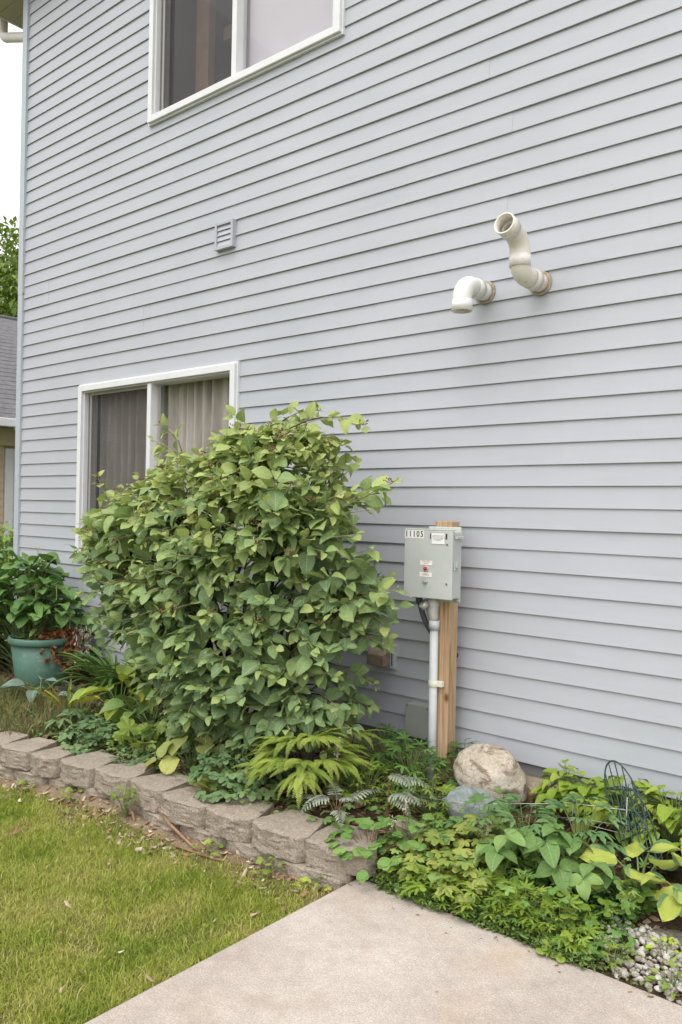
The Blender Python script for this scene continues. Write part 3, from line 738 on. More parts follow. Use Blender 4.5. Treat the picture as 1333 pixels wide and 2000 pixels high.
def grass(name, label, n, fx, hmin, hmax, wid, seed, mat=None):
    """fx(n) -> points (n,3) ; tapering two-segment blades"""
    r = np.random.default_rng(seed); P, dens = fx(n, r); n = len(P)
    a = r.uniform(0, 2*PI, n); h = r.uniform(hmin, hmax, n)*dens*np.where(r.random(n) < .10, 1.6, 1); w = wid*r.uniform(.6, 1.5, n)
    lean = r.uniform(.15, 1.0, n)*h; la = r.uniform(0, 2*PI, n)
    sx, sy = np.cos(a)*w, np.sin(a)*w; lx, ly = np.cos(la)*lean, np.sin(la)*lean
    V = np.zeros((n, 5, 3)); z0 = P[:, 2]-.004
    for i, (s, t, lf) in enumerate(((-.5, 0, 0), (.5, 0, 0), (-.42, .55, .3), (.42, .55, .3), (0, 1, 1))):
        V[:, i, 0] = P[:, 0]+s*sx+lf*lx; V[:, i, 1] = P[:, 1]+s*sy+lf*ly; V[:, i, 2] = z0+t*h*np.where(t == 1, np.clip(1.05-.35*lean/h, .6, 1), 1)
    T = np.array([[0, 1, 3], [0, 3, 2], [2, 3, 4]]); T = (np.arange(n)[:, None, None]*5+T[None]).reshape(-1, 3)
    return V, T
def vnoise(X, Y, s, seed):
    """cheap smooth value noise"""
    r = np.random.default_rng(seed); g = r.random((64, 64)); x = X*s % 63; y = Y*s % 63
    i, j = x.astype(int), y.astype(int); fx, fy = x-i, y-j; fx = fx*fx*(3-2*fx); fy = fy*fy*(3-2*fy)
    return g[i, j]*(1-fx)*(1-fy)+g[(i+1) % 64, j]*fx*(1-fy)+g[i, (j+1) % 64]*(1-fx)*fy+g[(i+1) % 64, (j+1) % 64]*fx*fy
def lawn_points(n, r, x0, x1, y0, y1):
    X = r.uniform(x0, x1, n); Y = r.uniform(y0, y1, n)
    wl = np.interp(X, [t[0] for t in tops], [t[1] for t in tops])
    d = wl-Y-.01                                     # distance in front of the block wall
    cl = .55*vnoise(X, Y, 4.1, 3)+.3*vnoise(X, Y, 13, 4)+.15*vnoise(X, Y, 31, 5)
    edge = np.clip((d-.02-.05*vnoise(X, Y, 9, 6))/.18, 0, 1)
    keep = r.random(n) < np.clip((cl-.12)*3.4, .3, 1)*edge**1.5
    keep &= (X < -1.995)
    X, Y, cl = X[keep], Y[keep], cl[keep]
    Z = np.array([lawn_z(a, b) for a, b in zip(X, Y)])
    return np.stack([X, Y, Z], 1), cl
M_BARE = mk_soil('bare_brown_soil', (.16, .115, .075), (.25, .185, .125), (.34, .265, .19))
def strip():
    v = []; f = []; nx, ny = 120, 8
    for i in range(nx+1):
        x = -7.2+(7.2-2.0)*i/nx; wl = np.interp(x, [t[0] for t in tops], [t[1] for t in tops])
        wd = .11+.07*noise.noise(Vector((x*3.1, 0, 2)))
        for j in range(ny+1):
            y = wl+.03-wd*j/ny; v.append((x, y, lawn_z(x, y)+.006*(1-(j/ny)**2)-.001+.004*noise.noise(Vector((x*30, y*30, 1)))*(1-j/ny)))
    for i in range(nx):
        for j in range(ny): f.append((i*(ny+1)+j, i*(ny+1)+j+1, (i+1)*(ny+1)+j+1, (i+1)*(ny+1)+j))
    me = bpy.data.meshes.new('bare_soil'); me.from_pydata(v, [], f); me.polygons.foreach_set('use_smooth', [True]*len(f)); return me
struct(link('bare_soil', strip(), M_BARE))
allV, allT, allR = [], [], []; base = 0
for n, box, hm, seed in ((330000, (-4.75, -1.99, -2.95, -1.2), (.010, .034), 1), (60000, (-9, -4.75, -3.2, -1.2), (.025, .055), 2), (45000, (-9, -1.99, -5.2, -2.95), (.025, .055), 3)):
    r = np.random.default_rng(seed); P, cl = lawn_points(n, r, *box); n = len(P)
    V, T = grass('g', '', n, lambda n_, r_: (P, .6+.8*cl), hm[0], hm[1], .0028, seed+50)
    dry = vnoise(P[:, 0], P[:, 1], 6.3, 8); rn = np.clip(.30*r.random(n)+.58*dry+.22*(1-cl)-.10+(r.random(n) < .12)*.5, 0, 1)
    allV.append(V.reshape(-1, 3)); allT.append(T+base); allR.append(np.repeat(rn, 5)); base += n*5
gr = link('lawn_grass', tri_mesh('lawn_grass', np.concatenate(allV), np.concatenate(allT), None, np.concatenate(allR)), M_GRASS); stuff(gr)
gr['label'] = 'short yellow-green lawn grass left of the concrete path'; gr['category'] = 'grass'

def chips(n, fx, size, thick, seed, curl=.0):
    """flat irregular chips: (V,T,R)"""
    r = np.random.default_rng(seed); P = fx(n, r); n = len(P)
    base_ = np.array([[-.5, -.3, 0], [0, -.5, 0], [.5, -.25, 0], [.55, .2, 0], [.05, .5, 0], [-.5, .25, 0]])
    top = base_*[.85, .85, 0]+[0, 0, 1]
    B = np.concatenate([base_, top])
    V = np.repeat(B[None], n, 0)+r.normal(0, .08, (n, 12, 3))*[1, 1, .3]
    L = size*r.uniform(.4, 1.5, (n, 1)); Wd = L*r.uniform(.25, .8, (n, 1)); H = thick*r.uniform(.5, 1.5, (n, 1))
    V[:, :, 0] *= L; V[:, :, 1] *= Wd; V[:, :, 2] *= H
    if curl: V[:, :, 2] += curl*(V[:, :, 0]**2/np.maximum(L, 1e-4))*r.uniform(.2, 1.6, (n, 1))
    a = r.uniform(0, 2*PI, n); tx = r.normal(0, .28, n); ty = r.normal(0, .28, n)
    V[:, :, 2] += V[:, :, 0]*tx[:, None]+V[:, :, 1]*ty[:, None]
    x = V[:, :, 0]*np.cos(a)[:, None]-V[:, :, 1]*np.sin(a)[:, None]; y = V[:, :, 0]*np.sin(a)[:, None]+V[:, :, 1]*np.cos(a)[:, None]
    V[:, :, 0] = x+P[:, None, 0]; V[:, :, 1] = y+P[:, None, 1]; V[:, :, 2] += P[:, None, 2]
    T = [[6, 7, 8], [6, 8, 9], [6, 9, 10], [6, 10, 11]]
    for i in range(6): j = (i+1) % 6; T += [[i, j, 6+j], [i, 6+j, 6+i]]
    T = np.array(T); T = (np.arange(n)[:, None, None]*12+T[None]).reshape(-1, 3)
    return V.reshape(-1, 3), T, np.repeat(r.random(n), 12)
def bed_pts(x0, x1, y0, y1, dz=.004):
    def fx(n, r):
        X = r.uniform(x0, x1, n); Y = r.uniform(y0, y1, n)
        return np.array([(a, b, (max(height(a, b), .001) if a > -1.985 and b < -1.03 else height(a, b))+dz+.008*r.random()) for a, b in zip(X, Y)])
    return fx
def lawn_pts(x0, x1, dlo, dhi, dz=.006):
    def fx(n, r):
        X = r.uniform(x0, x1, n); wl = np.interp(X, [t[0] for t in tops], [t[1] for t in tops]); Y = wl-r.uniform(dlo, dhi, n)
        return np.array([(a, b, lawn_z(a, b)+dz) for a, b in zip(X, Y)])
    return fx
V1, T1, R1 = chips(5200, bed_pts(-6.6, -1.95, -1.12, -.02), .035, .005, 21)
V2, T2, R2 = chips(2600, bed_pts(-1.95, 1.2, -1.0, -.02), .030, .005, 22)
mc = link('mulch_chips', tri_mesh('mulch_chips', np.concatenate([V1, V2]), np.concatenate([T1, T2+len(V1)]), None, np.concatenate([R1, R2]), False), M_CHIP); stuff(mc)
mc['label'] = 'brown bark mulch covering the garden bed'; mc['category'] = 'mulch'
V1, T1, R1 = chips(240, lawn_pts(-4.6, -2.02, .02, .22), .026, .0015, 31, .7)
V2, T2, R2 = chips(70, lawn_pts(-4.6, -2.02, .2, 1.4, .025), .022, .0012, 32, .6)
V3, T3, R3 = chips(420, lawn_pts(-6.5, -2.02, .0, .18, .002), .018, .004, 33)
def slab_pts(n, r):
    q = []
    while len(q) < n:
        x = r.uniform(-1.97, .4); y = -1.04-abs(r.normal(0, .05 if r.random() < .8 else .5))
        if y > -2.6: q.append((x, y, .001))
    return np.array(q)
V4, T4, R4 = chips(70, slab_pts, .012, .0012, 34, .3)
lt = link('leaf_litter', tri_mesh('leaf_litter', np.concatenate([V1, V2, V3, V4]), np.concatenate([T1, T2+len(V1), T3+len(V1)+len(V2), T4+len(V1)+len(V2)+len(V3)]), None, np.concatenate([R1, R2, R3*.7, R4*.5]), True), M_LITTER); stuff(lt)
lt['label'] = 'dry brown leaves and bits scattered along the lawn edge'; lt['category'] = 'leaf litter'
# gravel
def gravel():
    r = np.random.default_rng(5); ico = bmesh.new(); bmesh.ops.create_icosphere(ico, subdivisions=2, radius=1)
    Bv = np.array([v.co[:] for v in ico.verts]); Bt = np.array([[v.index for v in f.verts] for f in ico.faces]); ico.free()
    pts = []
    while len(pts) < 2300:
        x, y = r.uniform(-1.08, .3), r.uniform(-1.03, -.76)
        if y < -1.03+.06 and r.random() < .5: continue
        if x < -.98 and r.random() < .6: continue
        pts.append((x, y, height(x, y)+r.uniform(.004, .028)))
    V = []; T = []; Rn = []
    for i, p in enumerate(pts):
        s = r.uniform(.005, .014)*np.array([1, r.uniform(.6, 1), r.uniform(.5, .8)])
        v = Bv*(1+.22*r.normal(0, 1, (len(Bv), 1))*.5)
        v = v*s; a, b_ = r.uniform(0, 6.28), r.uniform(-.6, .6)
        ca, sa, cb, sb = np.cos(a), np.sin(a), np.cos(b_), np.sin(b_)
        v = v @ np.array([[ca, sa, 0], [-sa, ca, 0], [0, 0, 1]]) @ np.array([[1, 0, 0], [0, cb, sb], [0, -sb, cb]])
        V.append(v+np.array(p)); T.append(Bt+i*len(Bv)); Rn.append(np.full(len(Bv), r.random()))
    return tri_mesh('gravel', np.concatenate(V), np.concatenate(T), None, np.concatenate(Rn), False)
gv = stuff(link('gravel', gravel(), M_PEBBLE)); gv['label'] = 'white crushed gravel patch beside the concrete path'; gv['category'] = 'gravel'

# ------------------------------------------------------------------ leaf shapes
PROF = {
 'ovate': ([0, .08, .22, .40, .60, .80, .93, 1], [.04, .55, .92, 1, .86, .50, .18, 0]),
 'heart': ([0, .06, .2, .38, .6, .8, .93, 1], [.35, .86, 1, .97, .78, .42, .15, 0]),
 'lance': ([0, .1, .3, .5, .7, .9, 1], [.05, .55, .95, 1, .8, .35, 0]),
 'strap': ([0, .1, .5, .8, .95, 1], [.75, .9, 1, .8, .4, 0]),
 'round': ([0, .08, .25, .5, .75, .92, 1], [.3, .75, .98, 1, .85, .45, 0]),
 'pin':   ([0, .15, .5, .85, 1], [.5, .9, 1, .7, .2])}
class Tm:
    def __init__(s, V, T, UV): s.V = np.array(V, float); s.T = np.array(T, int); s.UV = np.array(UV, float); s.me = {}
    def mesh(s, k=0, rnd=None):
        if k not in s.me: s.me[k] = tri_mesh('leaf', s.V, s.T, s.UV, np.full(len(s.V), rnd if rnd is not None else k))
        return s.me[k]
def grid_leaf(prof, W, rows=7, cols=4, fold=.18, curl=.6, wave=.05, seed=0, twist=0, serr=0):
    tp, wp = PROF[prof]; r = random.Random(seed); V = []; UV = []; T = []; p1, p2 = r.random()*6, r.random()*6
    y = z = 0; 
    for i in range(rows+1):
        t = i/rows; a = -curl*t+ .25*curl
        if i: y += math.cos(a)/rows; z += math.sin(a)/rows
        w = np.interp(t, tp, wp)*W/2
        for j in range(cols+1):
            u = -1+2*j/cols; x = u*w*(1-(serr*(i % 2) if abs(u) == 1 else 0))
            up = fold*abs(u)*w*2+wave*math.sin(t*8+p1+u*1.7)*abs(u)*W+.3*wave*math.sin(t*5+p2)*W
            ct, st = math.cos(twist*t), math.sin(twist*t)
            V.append((x*ct-up*st*0, y+up*math.sin(-a)*0+math.sin(-a)*up, z+up*math.cos(a)+x*st)); UV.append((.5+.5*u*np.interp(t, tp, wp), t))
    n = cols+1
    for i in range(rows):
        for j in range(cols):
            a, b, c, d = i*n+j, i*n+j+1, (i+1)*n+j+1, (i+1)*n+j; T += [(a, b, c), (a, c, d)]
    return Tm(V, T, UV)
def fan_leaf(lobes, depth, teeth=0, tdepth=.08, n=40, sinus=.5, cup=.15, droop=.25, seed=0, sharp=1.0, spread=2.6, asym=.15):
    """palmate leaf around its petiole joint: outline in polar form"""
    r = random.Random(seed); V = [(0, 0, 0)]; UV = [(.5, 0)]; T = []; ring = []
    ph = r.random()*6; sz = [1-asym*r.random()-.22*abs((i-(lobes-1)/2)/(lobes/2)) for i in range(lobes)]
    for q, fr in enumerate((.5, 1.0)):
        for i in range(n+1):
            s = i/n; th = (s-.5)*2*spread
            li = s*lobes; l = min(lobes-1, int(li)); x = (li-l)*2-1
            lob = (1-abs(x)**(2 if sharp <= 1 else 1.15))
            rad = sz[l]*(1-depth*(1-lob**sharp))*(1+tdepth*math.sin(s*teeth*2*PI) if teeth else 1)
            if q == 0: rad = min(.5*sz[l], rad*.8) if depth > .4 else rad*.5
            X, Y = math.sin(th)*rad, math.cos(th)*rad
            zz = -droop*rad*rad+cup*math.cos(s*lobes*2*PI)*rad*.5*.4+.06*math.sin(ph+th*2)*rad
            V.append((X, Y, zz)); UV.append((.5+.48*x*(fr), fr))
    b0, b1 = 1, 1+n+1
    for i in range(n):
        T.append((0, b0+i+1, b0+i)); T += [(b0+i, b0+i+1, b1+i+1), (b0+i, b1+i+1, b1+i)]
    return Tm(V, T, UV)
def merge(parts):
    """parts: list of (Tm, Matrix)"""
    V = []; T = []; UV = []; b = 0
    for t, M in parts:
        A = np.array(M)
        V.append(t.V @ A[:3, :3].T+A[:3, 3]); T.append(t.T+b); UV.append(t.UV); b += len(t.V)
    return Tm(np.concatenate(V), np.concatenate(T), np.concatenate(UV))
def place(pos, axis, up=(0, 0, 1), s=1, roll=0):
    y = Vector(axis).normalized(); x = y.cross(Vector(up))
    if x.length < 1e-4: x = Vector((1, 0, 0))
    x.normalize(); z = x.cross(y)
    R = Matrix((x, y, z)).transposed().to_4x4()
    if roll: R = R @ Matrix.Rotation(roll, 4, 'Y')
    return Matrix.Translation(pos) @ R @ Matrix.Scale(s, 4)
def trifoliate(lf, s=.6, ang=1.15, stalk=.12):
    return merge([(lf, place((0, stalk, 0), (math.sin(a)*1.0, math.cos(a), -.1), s=sc_)) for a, sc_ in ((-ang, s*.92), (0, s), (ang, s*.92))])
def compound3(lf, s=.34, seed=0):
    """twice three-parted leaf (columbine)"""
    r = random.Random(seed); P = []
    for a in (-1.1, 0, 1.1):
        d = Vector((math.sin(a), math.cos(a), .0)); q = d*.5
        for b in (-1.0, 0, 1.0):
            e = Vector((math.sin(a+b), math.cos(a+b), r.uniform(-.3, .1))); P.append((lf, place(q+e*.10, e, s=s*r.uniform(.85, 1.15), roll=r.uniform(-.3, .3))))
    return merge(P)
def frond(n, L, pin, ps, shape='lin', bend=.9, pangle=1.25, seed=0, droop=.2):
    """fern frond along +Y with pairs of pinnae"""
    r = random.Random(seed); P = []; y = z = 0; pos = []
    for i in range(n+1):
        t = i/n; a = .35-bend*t; pos.append((Vector((0, y, z)), a)); y += math.cos(a)*L/n; z += math.sin(a)*L/n
    rach = MB(); 
    for i in range(1, n+1):
        t = i/n; p, a = pos[i]; 
        f = {'lin': min(1, t*5)*(1-.72*max(0, (t-.55)/.45)), 'tri': (1-t)**.8*min(1, .5+t*3)+.06}[shape]
        for sgn in (-1, 1):
            pa = pangle*(1-.35*t)+r.uniform(-.06, .06)
            d = Vector((sgn*math.sin(pa), math.cos(pa)*math.cos(a), math.cos(pa)*math.sin(a)-droop+r.uniform(-.1, .1)))
            P.append((pin, place(p, d, (0, -math.sin(a), math.cos(a)), s=ps*f*r.uniform(.9, 1.1))))
    # rachis as a narrow folded strip
    V = []; T = []; UV = []
    for i, (p, a) in enumerate(pos):
        w = .008*L*(1.3-i/n)
        V += [tuple(p+Vector((-w, 0, .001))), tuple(p+Vector((w, 0, .001))), tuple(p+Vector((0, 0, -w)))]; UV += [(.5, .5)]*3
        if i:
            b = (i-1)*3
            for k in range(3): k2 = (k+1) % 3; T += [(b+k, b+k2, b+3+k2), (b+k, b+3+k2, b+3+k)]
    P.append((Tm(V, T, UV), Matrix.Identity(4)))
    return merge(P)

# ------------------------------------------------------------------ plant helpers
def quant(r): return round(max(0, min(1, r))*9)/9
def add_leaves(root, leaves, mat, name='leaf', limit=300, rest='foliage'):
    """leaves: (Tm, Matrix, rnd). The nearest ones become objects, the rest one mesh."""
    if limit:
        leaves = sorted(leaves, key=lambda l: (l[1].translation-CAM).length/(l[1].to_scale().x+1e-6))
    for t, M, r in leaves[:limit]: link(name, t.mesh((quant(r), mat.name), quant(r)), mat, root, M)
    if len(leaves) > limit:
        V = []; T = []; UV = []; RN = []; b = 0
        for t, M, r in leaves[limit:]:
            A = np.array(M); V.append(t.V @ A[:3, :3].T+A[:3, 3]); T.append(t.T+b); UV.append(t.UV); RN.append(np.full(len(t.V), r)); b += len(t.V)
        o = link(rest, tri_mesh(rest, np.concatenate(V), np.concatenate(T), np.concatenate(UV), np.concatenate(RN)), mat, root); stuff(o)
def rv(r, s=1): return Vector((r.gauss(0, s), r.gauss(0, s), r.gauss(0, s)))
def clump(name, label, base, n, H, R, tms, size, mat, smat, seed, group=None, limit=300, elev=(.7, -.35), pet=.0018, leafname='leaf', cat='plant', dome=.6, rr=None, lift=0, azr=None, droopup=0):
    """leaves on petioles rising from one crown"""
    r = random.Random(seed); z = height(base[0], base[1]) if len(base) == 2 else base[2]; B = Vector((base[0], base[1], z))
    root = thing(name, label, cat, B, 0, group); leaves = []; st = MB()
    for i in range(n):
        az = (i*2.399963+r.uniform(-.5, .5)) if azr is None else r.uniform(*azr)
        q = math.sqrt((i+.5)/n); q = min(1, q*r.uniform(.85, 1.15))
        d = Vector((math.cos(az), math.sin(az), 0)); h = H*(1-dome*q*q)*r.uniform(.72, 1.12)+lift
        p = B+d*R*q+Vector((0, 0, h))
        if p.y > -.045: p.y = -.045-r.random()*.03
        e = elev[0]*(1-q)+elev[1]*q+r.uniform(-.25, .25)
        ax = d*math.cos(e)+Vector((0, 0, math.sin(e)))+Vector((r.uniform(-.3, .3), r.uniform(-.3, .3), 0))
        s = r.uniform(*size)*(1-.25*(1-q)*(r.random()))
        if p.y+ax.normalized().y*s > -.03: ax.y = -abs(ax.y)*.4
        leaves.append((r.choice(tms), place(p, ax, (0, 0, 1), s, r.uniform(-.35, .35)), r.random()))
        st.tube(bez(B+Vector((r.uniform(-.015, .015), r.uniform(-.015, .015), -.01)), B+d*R*q*.35+Vector((0, 0, h*.75)), p, 4), [pet*1.5, pet*1.3, pet*1.1, pet, pet*.8], 4, False)
    st.build('stems', smat, root)
    add_leaves(root, leaves, mat, leafname, limit)
    return root

M_STEM = plain('green_stem', (.16, .20, .07), .6, .2, 20)
M_STEMR = plain('reddish_stem', (.20, .11, .06), .6, .2, 20)
M_BARK = plain('shrub_bark', (.075, .052, .036), .85, .35, 40, .2, 0, .5)
M_TWIG = plain('pale_twig', (.30, .27, .15), .7, .2, 30)

# ------------------------------------------------------------------ the big shrub
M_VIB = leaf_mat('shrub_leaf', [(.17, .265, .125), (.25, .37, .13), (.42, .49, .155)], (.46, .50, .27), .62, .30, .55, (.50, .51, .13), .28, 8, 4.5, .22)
VIB = [grid_leaf('ovate', w, 7, 4, f, c, .05, i) for i, (w, f, c) in enumerate(((.66, .10, .45), (.74, .06, .6), (.60, .18, .3), (.70, .03, 1.0), (.58, .25, .6), (.68, .08, .1), (.52, .12, 1.3), (.78, .10, .4)))]
def shrub():
    r = random.Random(42)
    zt = [.12, .3, .5, .7, .98, 1.22, 1.38, 1.53, 1.66, 1.77, 1.85]
    xl = [-3.50, -3.72, -3.98, -4.22, -4.42, -4.50, -4.38, -4.10, -3.78, -3.45, -3.12]
    xr = [-2.52, -2.36, -2.31, -2.29, -2.27, -2.26, -2.27, -2.33, -2.42, -2.53, -2.70]
    yc, yh = -.58, [.22, .36, .44, .48, .50, .50, .48, .43, .37, .29, .18]
    B = Vector((-3.22, -.52, height(-3.22, -.52)))
    root = thing('shrub', 'large leafy green shrub with drooping oval leaves under the lower window', 'shrub', B)
    # scaffold stems
    nodes = []; st = MB()
    for i in range(13):
        a = i*2.4; b0 = B+Vector((.22*math.cos(a)*r.random(), .14*math.sin(a)*r.random(), -.03))
        z = r.uniform(1.0, 1.7); cx = (np.interp(z, zt, xl)+np.interp(z, zt, xr))/2; hw = (np.interp(z, zt, xr)-np.interp(z, zt, xl))/2
        u = -1+2*((i*.618) % 1.0)
        tip = Vector((cx+hw*.72*u, yc+np.interp(z, zt, yh)*.5*math.sin(i*1.9), z))
        mid = b0.lerp(tip, .45)+Vector((-(tip.x-b0.x)*.15, 0, .22))
        pts = bez(b0, mid, tip, 12); pts = [p+rv(r, .010) if 0 < k < 12 else p for k, p in enumerate(pts)]
        st.tube(pts, [.015-.0095*k/12 for k in range(13)], 7, False)
        nodes += [(p, k/12) for k, p in enumerate(pts) if k > 2]
    leaves = []; tw = MB(); berries = []
    def twig(tip, big, npair, spray=None):
        par = min(nodes, key=lambda q: (q[0]-tip).length+.9*max(0, q[0].z-tip.z+.10)+(.3 if q[1] < .3 else 0))[0]
        v = tip-par; out = Vector((tip.x-B.x, (tip.y-yc)*1.6, 0)); 
        c = par+v*.55+Vector((r.gauss(0, .09), r.gauss(0, .05), .05+.10*v.length+r.gauss(0, .05)))
        pts = bez(par, c, tip, 8)
        st.tube(pts[:6], [.0052, .0048, .0044, .004, .0036, .0032], 5, False)
        tw.tube(pts[5:], [.0032, .0028, .0024, .002], 5, False)
        L = sum((pts[k+1]-pts[k]).length for k in range(8))
        td = (pts[8]-pts[6]).normalized()
        ph = r.random()*PI
        for j in range(npair):
            s = j*.058*(1.25 if big else .9)
            k = 8; acc = 0
            while k > 0 and acc+(pts[k]-pts[k-1]).length < s: acc += (pts[k]-pts[k-1]).length; k -= 1
            p = pts[k] if k == 0 else pts[k].lerp(pts[k-1], (s-acc)/max(1e-5, (pts[k]-pts[k-1]).length))
            d = (pts[min(8, k+1)]-pts[max(0, k-1)]).normalized()
            side = d.cross(Vector((0, 0, 1))); side = side.normalized() if side.length > .05 else Vector((1, 0, 0)); upv = side.cross(d)
            a = ph+(PI/2)*j*.85
            for sg in (0, PI):
                n_ = side*math.cos(a+sg)+upv*math.sin(a+sg)*.55
                ax = (d*(.75 if j == 0 else .35)+n_+out.normalized()*.25 + Vector((0, -.10, r.uniform(-.5, .15) if j else .15))+rv(r, .30)).normalized()
                sz = (r.uniform(.095, .155) if big else r.uniform(.060, .112))*(.55 if j == 0 else .85 if j == 1 else 1)
                up = (Vector((out.x*.15, -.50, 1))+rv(r, .38))
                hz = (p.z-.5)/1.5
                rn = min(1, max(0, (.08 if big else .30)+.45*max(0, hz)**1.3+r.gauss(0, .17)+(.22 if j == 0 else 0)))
                if p.y+ax.y*sz > -.03: continue
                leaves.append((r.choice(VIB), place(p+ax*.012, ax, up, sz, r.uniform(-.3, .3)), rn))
        if not big and r.random() < .3 and tip.z > .9: berries.append(tip+Vector((0, 0, .012)))
    z = .24
    while z < 1.85:                                  # even cover over the front of the bush
        a, b_ = np.interp(z, zt, xl), np.interp(z, zt, xr); x = a+.03
        while x < b_-.02:
            u = (x-(a+b_)/2)/((b_-a)/2); hy = np.interp(z, zt, yh)
            p = Vector((x+r.uniform(-.04, .04), yc-hy*math.sqrt(max(0, 1-u*u))*r.uniform(.72, 1.05), z+r.uniform(-.04, .04)))
            big = p.z < 1.4 and r.random() < .55
            if not (p.z < .7 and p.x < -3.6 and r.random() < .4): twig(p, big, r.choice((3, 4, 4)))
            x += .12
        z += .112
    N = 480
    for i in range(N):
        z = np.interp(r.random(), [0, .08, .28, .60, 1], [.20, .45, .85, 1.32, 1.85])
        phi = r.uniform(0, 2*PI); 
        if math.sin(phi) > 0 and r.random() < .45: phi = -phi
        rho = 1-abs(r.gauss(0, .26)); rho = max(.12, rho)*r.uniform(.93, 1.05)
        a, b_ = np.interp(z, zt, xl), np.interp(z, zt, xr); cx, hw = (a+b_)/2, (b_-a)/2; hy = np.interp(z, zt, yh)
        n1 = 1+.09*noise.noise(Vector((math.cos(phi)*1.6, math.sin(phi)*1.6, z*2.4)))
        p = Vector((cx+hw*rho*n1*math.cos(phi), yc+hy*rho*n1*math.sin(phi), z+r.uniform(-.04, .04)))
        if p.y > -.07: continue
        if p.z < .75 and p.x < -3.55 and r.random() < .45: continue
        if .55 < p.z < .85 and r.random() < .25: continue
        big = (p.y < -.62 and p.z < 1.45 and r.random() < .62) or (p.z < .6 and r.random() < .7) or r.random() < .10
        twig(p, big, r.choice((4, 4, 5, 5)) if not big else r.choice((3, 4, 4)))
    for k in range(16): twig(Vector((r.uniform(-2.95, -2.5), r.uniform(-1.0, -.75), r.uniform(1.30, 1.68))), r.random() < .5, 4)
    # long shoots standing out of the outline
    for tip in ((-4.50, -.62, 1.62), (-4.02, -.55, 1.84), (-3.98, -.52, 1.93), (-3.30, -.55, 1.94), (-3.0, -.5, 1.93), (-2.72, -.55, 1.94), (-2.60, -.58, 1.90), (-2.40, -.55, 1.85), (-2.18, -.62, 1.57), (-2.11, -.66, 1.10), (-2.14, -.62, 1.02), (-2.22, -.60, .93), (-2.26, -.55, .82), (-4.66, -.55, 1.32), (-4.72, -.55, .98), (-4.55, -.6, 1.06), (-2.36, -.5, .62), (-2.42, -.45, .5)):
        twig(Vector(tip), r.random() < .25, 4)
    st.build('branches', M_BARK, root); stuff(tw.build('twigs', M_TWIG, root))
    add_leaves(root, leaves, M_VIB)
    bm_ = MB()
    ico = bmesh.new(); bmesh.ops.create_icosphere(ico, subdivisions=1, radius=.0042); iv = [v.co.copy() for v in ico.verts]; iff = [[v.index for v in f.verts] for f in ico.faces]; ico.free()
    for p in berries:
        for k in range(16): 
            c = p+Vector((r.gauss(0, .016), r.gauss(0, .016), r.uniform(-.006, .014))); bm_.add([v+c for v in iv], iff, True)
            if k % 4 == 0: bm_.tube([p-Vector((0, 0, .012)), c], .0011, 3, False)
    o = bm_.build('berry_clusters', plain('reddish_brown_berries', (.19, .10, .055), .7, .35, 60), root); stuff(o)
shrub()

# ------------------------------------------------------------------ hydrangea beside the corner and bushes beyond it
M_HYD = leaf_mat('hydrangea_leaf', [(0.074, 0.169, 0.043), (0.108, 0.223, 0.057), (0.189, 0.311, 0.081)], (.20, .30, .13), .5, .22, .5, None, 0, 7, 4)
HYD = [grid_leaf('heart', w, 7, 4, f, c, .06, 20+i) for i, (w, f, c) in enumerate(((.78, .12, .7), (.72, .2, .5), (.82, .05, 1.0), (.74, .25, .3)))]
def dome_bush(name, label, base, n, R, H, tms, size, mat, smat, seed, limit=300, heads=0, squash=1.0, headmat=None, zlo=.05, cat='shrub', group=None, ymax=-.05, avoid=None):
    r = random.Random(seed); B = Vector(base); root = thing(name, label, cat, B, 0, group); leaves = []; st = MB()
    for i in range(n):
        ct = r.uniform(zlo, 1); st_ = math.sqrt(1-ct*ct); ph = r.uniform(0, 2*PI); rho = 1-abs(r.gauss(0, .22)); rho = max(.3, rho)
        rho *= 1+.18*noise.noise(Vector((math.cos(ph)*1.5, math.sin(ph)*1.5, ct*2))+B)
        d = Vector((st_*math.cos(ph), st_*math.sin(ph)*squash, 0)); p = B+d*R*rho+Vector((0, 0, H*(.12+.88*ct)*rho))
        if p.y > ymax or (avoid and p.x > avoid[0] and p.y < avoid[1] and p.z < avoid[2]): continue
        ax = Vector((math.cos(ph), math.sin(ph), -.35+.5*ct))+rv(r, .3); s = r.uniform(*size)
        if ymax < 0 and p.y+ax.normalized().y*s > -.03: ax.y = -abs(ax.y)
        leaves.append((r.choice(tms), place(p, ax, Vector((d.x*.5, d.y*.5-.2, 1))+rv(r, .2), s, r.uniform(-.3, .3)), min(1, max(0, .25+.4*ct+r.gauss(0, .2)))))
        if i % 3 == 0: st.tube(bez(B+Vector((r.uniform(-.1, .1), r.uniform(-.06, .06), 0)), B+d*R*.35+Vector((0, 0, p.z-B.z)), p, 5), [.006, .005, .0045, .004, .003, .002], 5, False)
    st.build('stems', smat, root); add_leaves(root, leaves, mat, 'leaf', limit)
    if heads:
        for i in range(heads):
            ct = r.uniform(.45, 1); ph = r.uniform(PI, 2*PI); st_ = math.sqrt(1-ct*ct); c = B+Vector((st_*math.cos(ph)*R, st_*math.sin(ph)*R*squash, H*ct+.06)); hm = MB()
            for k in range(60):
                q = c+Vector((r.gauss(0, .018), r.gauss(0, .018), r.gauss(0, .008))); hm.add([q+Vector((-.004, 0, 0)), q+Vector((0, -.004, .002)), q+Vector((.004, 0, 0)), q+Vector((0, .004, .002))], [(0, 1, 2, 3)])
            hm.tube([c-Vector((0, 0, .1)), c], .003, 4, False); hm.build('flower_head', headmat, root)
    return root
M_HEAD = plain('green_flower_buds', (.30, .36, .12), .7, .2, 50)
